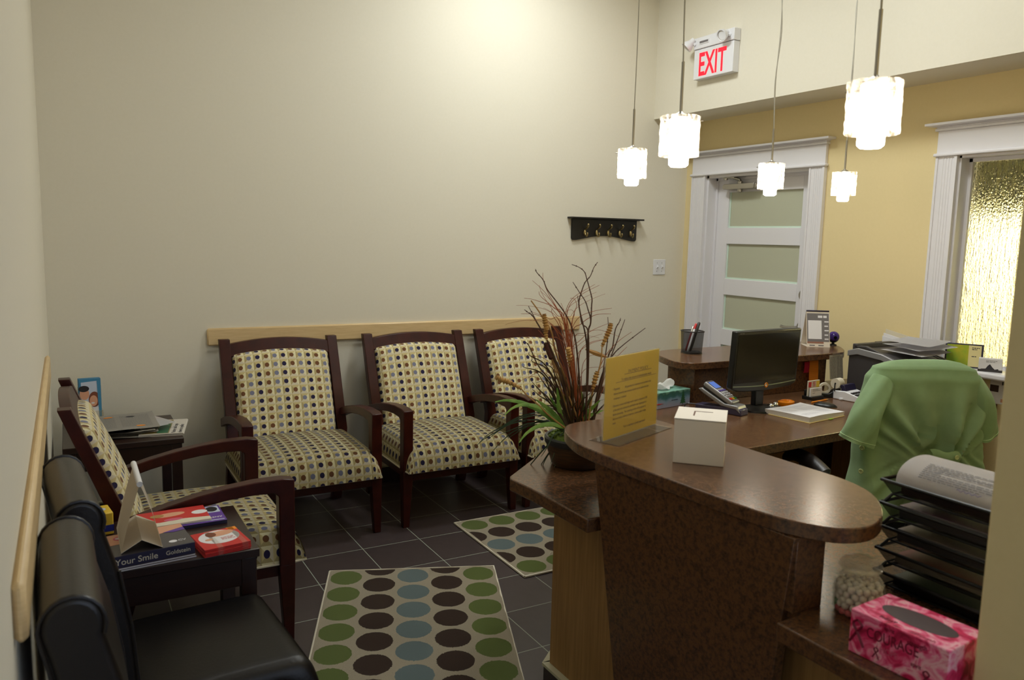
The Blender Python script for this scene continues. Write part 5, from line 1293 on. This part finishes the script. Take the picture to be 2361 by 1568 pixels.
b = nb(); Q = [Vector((.632 + .02 * k, -1.43 - .006 * k, 1.198 - .0075 * k)) + inv for k in range(5)]; ribbon(b, Q, [.004, .013, .017, .013, .003], (0, .3, 1), fold=.5); obj('husk_leaf', b, 'straw', pl)

# ------------------------------------------------------------------ near right end of the desk
pk = thing('tissue_box', 'pink patterned tissue box lettered COURAGE at the near end of the desk', 'tissue box', (.366, -2.742, ZD), math.radians(-86))
# local x runs along the box toward the camera, local y across it
W_, D_, H_ = .192, .128, .088
b = nb(); bx(b, 0, W_, 0, D_, 0, H_); obj('carton', b, 'pinkbox', pk, bev=.0025)
b = nb(); prism(b, ell(W_ * .52, D_ * .5, .072, .032, 36), H_, H_ + .0006); obj('opening_film', b, mat('clear_film_grey', (92, 80, 82), .25), pk)
def pt(s, x, z, size, m, tilt=0.0, sx=.8):
    text('lettering', s, size, m, pk, (x, -.0006, z), (PI / 2, -tilt, 0), 'LEFT', .0002, sx)
DK = mat('maroon_print', (122, 10, 44), .4); MT['maroon'] = DK
pt('COURAGE', .036, .045, .030, 'maroon', .05, .72); pt('spirit', .07, .074, .012, 'maroon'); pt('strength', .115, .066, .014, 'maroon', .1); pt('HOPE', .065, .028, .017, 'pinkish'); pt('spirit', .125, .030, .012, 'maroon')
text('lettering', 'FIGHT', .012, 'maroon', pk, (.05, .012, H_ + .0008), (0, 0, 0)); text('lettering', 'strength', .014, 'pinkish', pk, (.115, .004, H_ + .0008), (0, 0, 0))
b = nb()
def rib(cx, cz, s):
    for sg in (-1, 1):
        P = [(cx + sg * .3 * s, cz - .5 * s), (cx + sg * .05 * s, cz - .05 * s), (cx - sg * .18 * s, cz + .3 * s), (cx, cz + .5 * s)]
        tube(b, smoothpts([(x, -.0004, z) for x, z in P]), .0022 * s / .03, 6, flat=.2)
rib(.018, .046, .05); rib(.155, .018, .03); rib(.058, .022, .022); obj('ribbon_pattern', b, 'maroon', pk)

jar = thing('candy_jar', 'faceted glass jar of pastel mints between the raised counter and the letter trays', 'jar', (.527, -2.642, ZD))
b = nb(); lathe(b, [(0, .001), (.046, .001), (.051, .008), (.053, .05), (.050, .066), (.042, .080), (.036, .086), (.036, .094), (.040, .096)], 12, a0=.2); bmesh.ops.solidify(b, geom=b.faces[:], thickness=.0025); obj('jar_body', b, 'jar_glass', jar, angle=15)
b = nb(); lathe(b, [(.0, .097), (.030, .097), (.043, .099), (.046, .104), (.043, .110), (.033, .120), (.018, .124), (0, .124)], 12, a0=.2); obj('lid', b, 'jar_glass', jar, angle=15)
b = nb(); sphere(b, (0, 0, 0), .0082, 12, 8, sc=(1, 1, .82)); cm = obj('mint_candy', b, 'mint_w', loc=(0, 0, 0)); tag(cm, 'white mint in the glass jar', 'candy', 'mints in the glass jar')
mes = {}
for kk in ('mint_w', 'mint_p', 'mint_g'):
    mm = cm.data.copy(); mm.materials.clear(); mm.materials.append(MT[kk]); mes[kk] = mm
rc = random.Random(21); spots = []
for lay in range(5):
    zc = .0085 + lay * .0128
    for R, n in ((.0405, 15), (.0245, 9), (.008, 3)):
        for k in range(n):
            a = 2 * PI * (k + .5 * (lay % 2)) / n + rc.uniform(-.05, .05)
            spots.append((R * math.cos(a), R * math.sin(a), zc + rc.uniform(-.001, .001), lay))
first = True
for x, y, zc, lay in spots:
    kind = 'mint_w' if lay >= 2 or rc.random() < .15 else ('mint_p' if rc.random() < .62 else 'mint_g')
    c = cm if first else cm.copy()
    if not first:
        C.objects.link(c)
    first = False
    c.data = mes[kind]; c.location = (.527 + x, -2.642 + y, ZD + zc); c.rotation_euler = (rc.uniform(0, 3), rc.uniform(0, 3), 0)
    c['label'] = {'mint_w': 'white mint in the glass jar', 'mint_p': 'pink mint near the bottom of the glass jar', 'mint_g': 'green mint near the bottom of the glass jar'}[kind]

# stack of five mesh letter trays, with papers in them
names = ('bottom', 'second lowest', 'middle', 'second highest', 'top')
tx0, tx1, ty0, ty1 = .685, .935, -2.925, -2.565
def tray(k):
    t = thing('letter_tray', 'black mesh letter tray, %s of the stack of five on the near desk end' % names[k], 'letter tray', (0, 0, ZD + .0545 * k), 0, 'stacked black letter trays')
    b = nb(); i = .018
    bo = [(tx0 + i, ty0 + i), (tx1 - i, ty0 + i), (tx1 - i, ty1 - i), (tx0 + i, ty1 - i)]; to = [(tx0, ty0), (tx1, ty0), (tx1, ty1), (tx0, ty1)]
    B = [b.verts.new((x, y, .004)) for x, y in bo]; T = [b.verts.new((x, y, .036)) for x, y in to]
    b.faces.new(B)
    for j in range(4):
        b.faces.new((B[j], B[(j + 1) % 4], T[(j + 1) % 4], T[j]))
    bmesh.ops.solidify(b, geom=b.faces[:], thickness=.001); obj('mesh_basket', b, 'wire_mesh', t)
    b = nb(); tube(b, [(x, y, .0365) for x, y in to + [to[0]]], .0042, 8); tube(b, [(x, y, .0035) for x, y in bo + [bo[0]]], .0025, 6); obj('wire_rim', b, 'black', t)
    if k:
        b = nb()
        for (x, y), (u, v) in zip(bo, to):
            tube(b, [(x, y, .004), (u + (x - u) * .3, v + (y - v) * .3, -.017)], .0035, 6)
        obj('post', b, 'black', t)
    return t
for k in range(5):
    tray(k)
def inset(name, label, k, z, w, h, m, edge, group='papers in the letter trays'):
    t = thing(name, label, 'papers', (.81, -2.745, ZD + .0545 * k + z), 0, group)
    slab('sheets', .19 + w, .30 + w, h, [m, edge], t, bev=.001)
inset('file_folder', 'dark green folder in the bottom letter tray', 0, .006, 0, .022, mat('dark_green_folder', (24, 42, 36), .5), 'dark_print')
inset('file_folder', 'dark red folder in the second lowest letter tray', 1, .006, 0, .02, mat('dark_red_folder', (110, 16, 24), .5), 'cream_paper')
inset('notebook', 'grey spiral notebook on papers in the middle letter tray', 2, .006, 0, .026, mat('grey_notebook', (110, 96, 92), .5), 'grey_pl')
inset('file_folder', 'glossy purple folder in the second highest letter tray', 3, .006, 0, .028, mat('mauve_folder', (92, 52, 84), .25), 'grey_pl')
inset('envelope_pile', 'brown envelopes in the top letter tray under the curled form', 4, .006, 0, .026, mat('brown_envelope', (150, 98, 54), .7), 'brownpanel')
cf = thing('curled_form', 'curled white printed form bulging over the top letter tray', 'paper', (.785, -2.745, ZD + .0545 * 4 + .034), 0)
def cfp(u, v):
    a = PI * (1.02 - 1.04 * u); y = .155 - .31 * v
    return (.085 * math.cos(a), y, .054 * math.sin(a) ** .8 if math.sin(a) > 0 else 0)
b = nb(); gridf(b, cfp, 28, 10); bmesh.ops.solidify(b, geom=b.faces[:], thickness=.003); obj('sheet', b, 'paper', cf, angle=60)
b = nb()
def cfq(x, y, q):   # x along the roll, y around it
    p = Vector(cfp(y, x)); n = Vector((p.x, 0, max(p.z, .004))).normalized(); return tuple(p + n * (.0022 + q))
rr = random.Random(4)
for i in range(9):
    u = .14 + .026 * i; x = .16; xe = (.6, .9, .86, .9, .3, .9, .84, .5, .95)[i]
    while x < xe:
        w = rr.uniform(.02, .05); f = b.faces.new([b.verts.new(cfq(a, c, .0003)) for a, c in ((x, u), (min(x + w, xe), u), (min(x + w, xe), u + .011), (x, u + .011))]); x += w + .009
obj('printed_lines', b, mat('form_print_grey', (120, 118, 122), .8), cf)
b = nb()
for x0, x1, u in ((.45, .62, .12), (.78, .93, .115), (.72, .92, .45)):
    tube(b, [cfq(x0 + (x1 - x0) * k / 16, u + .012 * math.sin(k * 1.7), .0006) for k in range(17)], .0007, 4)
obj('signature', b, mat('pen_ink_violet', (130, 124, 176), .7), cf)
# ------------------------------------------------------------------ office chair with a green smock over its back
OC = (1.985, -1.60, 0); ORZ = math.radians(-20)
oc = thing('office_chair', 'black office chair at the desk, its back covered by a green smock', 'office chair', OC, ORZ)
b = nb(); pad(b, .24, .24, .07, .05, .06, .02, lambda x, y, h: (x, y, .49 + h), 20, 20); bmesh.ops.solidify(b, geom=b.faces[:], thickness=.01); obj('seat', b, 'black', oc, angle=80)
b = nb()
pf = [(-.19, .62), (-.2, .8), (-.205, .98), (-.19, 1.06), (-.14, 1.095), (0, 1.105), (.14, 1.095), (.19, 1.06), (.205, .98), (.2, .8), (.19, .62)]
prism(b, pf, -.33, -.27, 'y'); obj('backrest', b, 'black_matte', oc, bev=.02, seg=4)
b = nb(); tube(b, [(0, -.30, .66), (0, -.29, .5), (0, -.2, .42), (0, 0, .42)], .022, 8, flat=.5); obj('back_bar', b, 'black', oc)
b = nb(); lathe(b, [(0, .12), (.028, .12), (.028, .28), (.02, .28), (.02, .44), (0, .44)], 18); obj('gas_column', b, 'black', oc)
for k in range(5):
    a = 2 * PI * k / 5 + .3; d = Vector((math.cos(a), math.sin(a), 0))
    b = nb(); tube(b, [Vector((0, 0, .13)), d * .15 + Vector((0, 0, .12)), d * .29 + Vector((0, 0, .085))], [.026, .022, .016], 8); sp = obj('base_spoke', b, 'black', oc)
    b = nb(); lathe(b, [(0, -.02), (.027, -.02), (.027, .02), (0, .02)], 18); bmesh.ops.transform(b, matrix=Matrix.Translation(d * .29 + Vector((0, 0, .028))) @ Matrix.Rotation(a, 4, 'Z') @ Matrix.Rotation(PI / 2, 4, 'X'), verts=b.verts[:])
    tube(b, [d * .29 + Vector((0, 0, .09)), d * .29 + Vector((0, 0, .05))], .008, 6); obj('caster', b, 'black', sp)
for s in (-1, 1):
    b = nb(); P = [(s * .285, -.16, .665), (s * .285, -.06, .69), (s * .285, .06, .692), (s * .285, .16, .66)]
    tube(b, smoothpts(P, 5), [.012] + [.031] * 14 + [.014], 14, flat=.55 if False else .62); obj('armrest', b, 'leather', oc)
    b = nb(); tube(b, smoothpts([(s * .285, .02, .67), (s * .285, .03, .56), (s * .26, .02, .46), (s * .15, 0, .44)]), .015, 8); obj('arm_support', b, 'black', oc)

co = thing('smock', 'pale green short-sleeved smock with a gathered half belt, hung over the office chair back', 'smock', OC, ORZ)
def prof(z, tab):
    for (z0, v0), (z1, v1) in zip(tab, tab[1:]):
        if z1 <= z <= z0:
            t = (z0 - z) / (z0 - z1); t = t * t * (3 - 2 * t); return v0 + (v1 - v0) * t
    return tab[-1][1] if z < tab[-1][0] else tab[0][1]
HX = [(1.158, .10), (1.15, .165), (1.13, .212), (1.09, .236), (1.0, .250), (.88, .256), (.78, .262), (.66, .275), (.55, .285)]
HY = [(1.158, .006), (1.15, .028), (1.13, .048), (1.08, .062), (1.0, .070), (.88, .078), (.78, .078), (.66, .095), (.55, .105)]
BX, BZ = .048, .806     # where the half belt gathers the cloth
def body(u, v):
    z = 1.158 - (1.158 - .55) * (v ** 1.15); a = 2 * PI * u
    hx, hy = prof(z, HX), prof(z, HY); e = 2 / 3.2
    ca, sa = math.cos(a), math.sin(a)
    x = hx * math.copysign(abs(ca) ** e, ca); y = -.30 + hy * math.copysign(abs(sa) ** e, sa)
    zz = z - .020 * max(0, (x / .25)) ** 2 * (1 if z > 1.0 else 0)
    if sa < 0:   # the visible rear: pleats run into the belt
        dz = z - BZ; sp = .045 + .55 * abs(dz); q = (x - BX) / sp
        amp = .032 * math.exp(-(q * .42) ** 2) * min(1, max(0, (1.09 - z) / .18))
        y += amp * math.cos(q * 6.2 + .5 * math.sin(7 * z)) * (-sa) ** .5 * (1 if dz > 0 else .8)
        y += .020 * math.exp(-((x - BX) / .10) ** 2 - (dz / .09) ** 2)
        y += .006 * math.sin(x * 31 + z * 9) * min(1, max(0, (1.12 - z) / .2)) * (-sa) ** .5
    y += .007 * math.sin(5 * a + 8 * z) * min(1, max(0, (1.0 - z) / .3))
    x += .006 * math.sin(17 * z + 2) * (1 if abs(ca) > .8 else .3) * min(1, max(0, (1.05 - z) / .2))
    return (x, y, zz)
b = nb(); gridf(b, body, 120, 64, closed_u=True); bmesh.ops.solidify(b, geom=b.faces[:], thickness=.0022); obj('smock_body', b, 'coat', co, angle=80)
b = nb(); A = [b.verts.new(body(k / 120, 0)) for k in range(120)]; b.faces.new(A); obj('neck_yoke', b, 'coat', co)
def sleeve(s, path, rads, twist):
    P = smoothpts(path, 7); n = len(P)
    def f(u, v):
        i = v * (n - 1); k = min(int(i), n - 2); t = i - k; c = P[k].lerp(P[k + 1], t)
        rx = rads[0] + (rads[1] - rads[0]) * v; ry = rx * (.78 + .1 * v)
        a = 2 * PI * u; w = 1 + .07 * math.sin(3 * a + 6 * v + twist) * v + .05 * math.sin(5 * a - 9 * v + twist)
        d = (P[k + 1] - P[k]).normalized(); ax = Vector((1, 0, 0)); ax = (ax - d * ax.dot(d)).normalized(); ay = d.cross(ax)
        return tuple(c + ax * rx * w * math.cos(a) + ay * ry * w * math.sin(a))
    b = nb(); gridf(b, f, 44, 26, closed_u=True); bmesh.ops.solidify(b, geom=b.faces[:], thickness=.0022); sl = obj('sleeve', b, 'coat', co, angle=80)
    b = nb(); tube(b, [f(k / 44, .93) for k in range(45)], .0016, 5); obj('hem_seam', b, 'coat', sl)
sleeve(-1, [(-.195, -.33, 1.085), (-.245, -.365, 1.02), (-.285, -.38, .95), (-.312, -.37, .868)], (.042, .066), .4)
sleeve(1, [(.195, -.31, 1.08), (.235, -.325, 1.0), (.262, -.31, .92), (.280, -.29, .86)], (.038, .056), 2.0)
b = nb()
def bel(u, v):
    x = -.012 + .122 * u; p = body(.75 + x * .6, .5); z = BZ + .026 - .042 * v - .014 * u
    return (x + .01 * math.sin(3 * v), -.30 - .084 - .008 * math.sin(PI * u) - .006 * math.sin(PI * v), z + .004 * math.sin(9 * u))
gridf(b, bel, 14, 6); bmesh.ops.solidify(b, geom=b.faces[:], thickness=.005); hb = obj('half_belt', b, 'coat', co, angle=60)
b = nb(); lathe(b, [(0, 0), (.009, 0), (.0095, .002), (.007, .0035), (.005, .002), (0, .002)], 18); bmesh.ops.transform(b, matrix=Matrix.Translation((.092, -.398, BZ - .004)) @ Matrix.Rotation(PI / 2, 4, 'X'), verts=b.verts[:]); obj('button', b, 'button', hb)
for z in (.83, .74, .65):
    v = ((1.158 - z) / (1.158 - .55)) ** (1 / 1.15); p = Vector(body(.535, v))
    b = nb(); lathe(b, [(0, 0), (.0095, 0), (.010, .002), (.0075, .004), (.005, .0022), (0, .0022)], 18); bmesh.ops.transform(b, matrix=Matrix.Translation(p) @ Matrix.Rotation(-PI / 2 + .5, 4, 'Z') @ Matrix.Rotation(PI / 2, 4, 'X'), verts=b.verts[:]); obj('button', b, 'button', co)

# ------------------------------------------------------------------ pendant lamps
def pendant():
    t = thing('pendant_lamp', 'x', 'pendant lamp', (0, 0, 0), 0, 'glass pendant lamps over the desk')
    R = .0575
    def sh(u, v):
        a = 2 * PI * u; r = R + .0012 * math.sin(7 * a + 9 * v) * math.sin(11 * v + 2 * a) + .0011 * math.sin(13 * a - 15 * v); return (r * math.cos(a), r * math.sin(a), .145 - .115 * v)
    b = nb(); gridf(b, sh, 64, 26, closed_u=True); bmesh.ops.solidify(b, geom=b.faces[:], thickness=.004); obj('outer_shade', b, 'shade_glass', t, angle=60)
    b = nb(); lathe(b, [(0, .0), (.022, .0), (.0285, .006), (.029, .012), (.029, .138), (.024, .142), (0, .142)], 32); obj('inner_shade', b, 'glow', t)
    b = nb(); lathe(b, [(0, .141), (.02, .141), (.02, .15), (.008, .156), (.0045, .16), (.0045, .30), (0, .30)], 18); obj('rod', b, 'steel', t)
    b = nb()
    for a in (0.25, 0.25 + 2 * PI / 3, .25 + 4 * PI / 3):
        tube(b, [(.018 * math.cos(a), .018 * math.sin(a), .13), (.068 * math.cos(a), .068 * math.sin(a), .13)], .0018, 6)
    obj('shade_pin', b, 'steel', t)
    return t
pp0 = pendant()
PEN = [((1.058, -1.10), 'pendant lamp hanging leftmost in the picture, in front of the coat rack wall'), ((.650, -1.847), 'pendant lamp hanging second nearest the camera, over the near raised counter'), ((1.884, -1.062), 'pendant lamp hanging in front of the white door'),
       ((2.466, -.999), 'pendant lamp farthest from the camera, hanging between the door and the window'), ((.653, -2.488), 'pendant lamp nearest the camera, largest in view, over the near end of the raised counter')]
for i, ((x, y), lab) in enumerate(PEN):
    o = pp0 if i == 0 else dup(pp0, (0, 0, 0), 0, lab, 'glass pendant lamps over the desk')
    o.location = (x, y, 1.798); o.rotation_euler = (0, 0, .9 * i); o['label'] = lab
    rw = random.Random(i); P = [Vector((0, 0, .298))]
    for k in range(1, 8):
        P.append(Vector((rw.uniform(-.006, .006), rw.uniform(-.006, .006), .298 + (ZC - 1.798 - .298 - .02) * k / 7)))
    P[-1].x = P[-1].y = 0
    b = nb(); tube(b, smoothpts(P, 5), .0022, 6); obj('cord', b, mat('clear_cord', (176, 172, 160), .35) if i == 0 else MT['cordm'], o)
    if i == 0:
        MT['cordm'] = bpy.data.materials['clear_cord']
    b = nb(); lathe(b, [(0, ZC - 1.798 - .03), (.05, ZC - 1.798 - .025), (.055, ZC - 1.798), (0, ZC - 1.798)], 24); obj('ceiling_rose', b, 'steel', o)
# ------------------------------------------------------------------ light, sky, camera
sc = bpy.context.scene
w = bpy.data.worlds.new('sky'); sc.world = w; w.use_nodes = True
bg = w.node_tree.nodes['Background']; bg.inputs[0].default_value = (.62, .76, 1.0, 1); bg.inputs[1].default_value = 1.2
def area(name, loc, rot, size, energy, col, sy=None, spread=None, shape='DISK'):
    l = bpy.data.lights.new(name, 'AREA'); l.energy = energy; l.color = col; l.shape = shape if sy is None else 'RECTANGLE'; l.size = size
    if sy:
        l.size_y = sy
    if spread:
        l.spread = spread
    o = bpy.data.objects.new(name, l); C.objects.link(o); o.location = loc; o.rotation_euler = rot; return o
WARM = (.93, .98, .97)
for i, (x, y, e) in enumerate(((1.55, .10, 22), (.1, -.2, 3), (1.75, -1.35, 16), (1.3, -2.3, 5), (1.4, -4.4, 3))):
    area('downlight_%d' % i, (x, y, ZC - .01), (0, 0, 0), .5, e, WARM, spread=math.radians(170))
area('shopfront_daylight', (.9, YF - .02, 1.5), (PI / 2, 0, PI), 2.9, 70, (.76, .88, 1.0), sy=2.0)
area('corridor_light', (4.45, -1.7, 2.65), (0, 0, 0), .5, 360, (1.0, .95, .86), sy=1.8)
cam = bpy.data.cameras.new('camera'); co_ = bpy.data.objects.new('camera', cam); C.objects.link(co_)
f, yaw, pitch, roll = 1816.13635, .51603746, .128536338, .0234735969
S = TILE
fwd = Vector((math.sin(yaw) * math.cos(pitch), math.cos(yaw) * math.cos(pitch), -math.sin(pitch)))
rgt = Vector((math.cos(yaw), -math.sin(yaw), 0)); up = rgt.cross(fwd)
r2 = math.cos(roll) * rgt + math.sin(roll) * up; u2 = -math.sin(roll) * rgt + math.cos(roll) * up
co_.matrix_world = Matrix(((r2.x, u2.x, -fwd.x, -3.05194131 * S), (r2.y, u2.y, -fwd.y, -11.9437742 * S), (r2.z, u2.z, -fwd.z, 5.12216321 * S), (0, 0, 0, 1)))
cam.sensor_width = 36; cam.lens = f / 2361 * 36; cam.clip_start = .02
cam.dof.use_dof = True; cam.dof.focus_distance = 3.9; cam.dof.aperture_fstop = 5.0
sc.camera = co_
sc.view_settings.view_transform = 'Standard'; sc.view_settings.look = 'None'; sc.view_settings.exposure = 0.30; sc.view_settings.gamma = 1.0
sc.view_settings.use_curve_mapping = False
sc.cycles.max_bounces = 10; sc.cycles.diffuse_bounces = 5; sc.cycles.glossy_bounces = 4; sc.cycles.transmission_bounces = 8; sc.cycles.transparent_max_bounces = 16
sc.cycles.use_denoising = True; sc.cycles.sample_clamp_indirect = 6.0; sc.cycles.caustics_reflective = False; sc.cycles.caustics_refractive = False
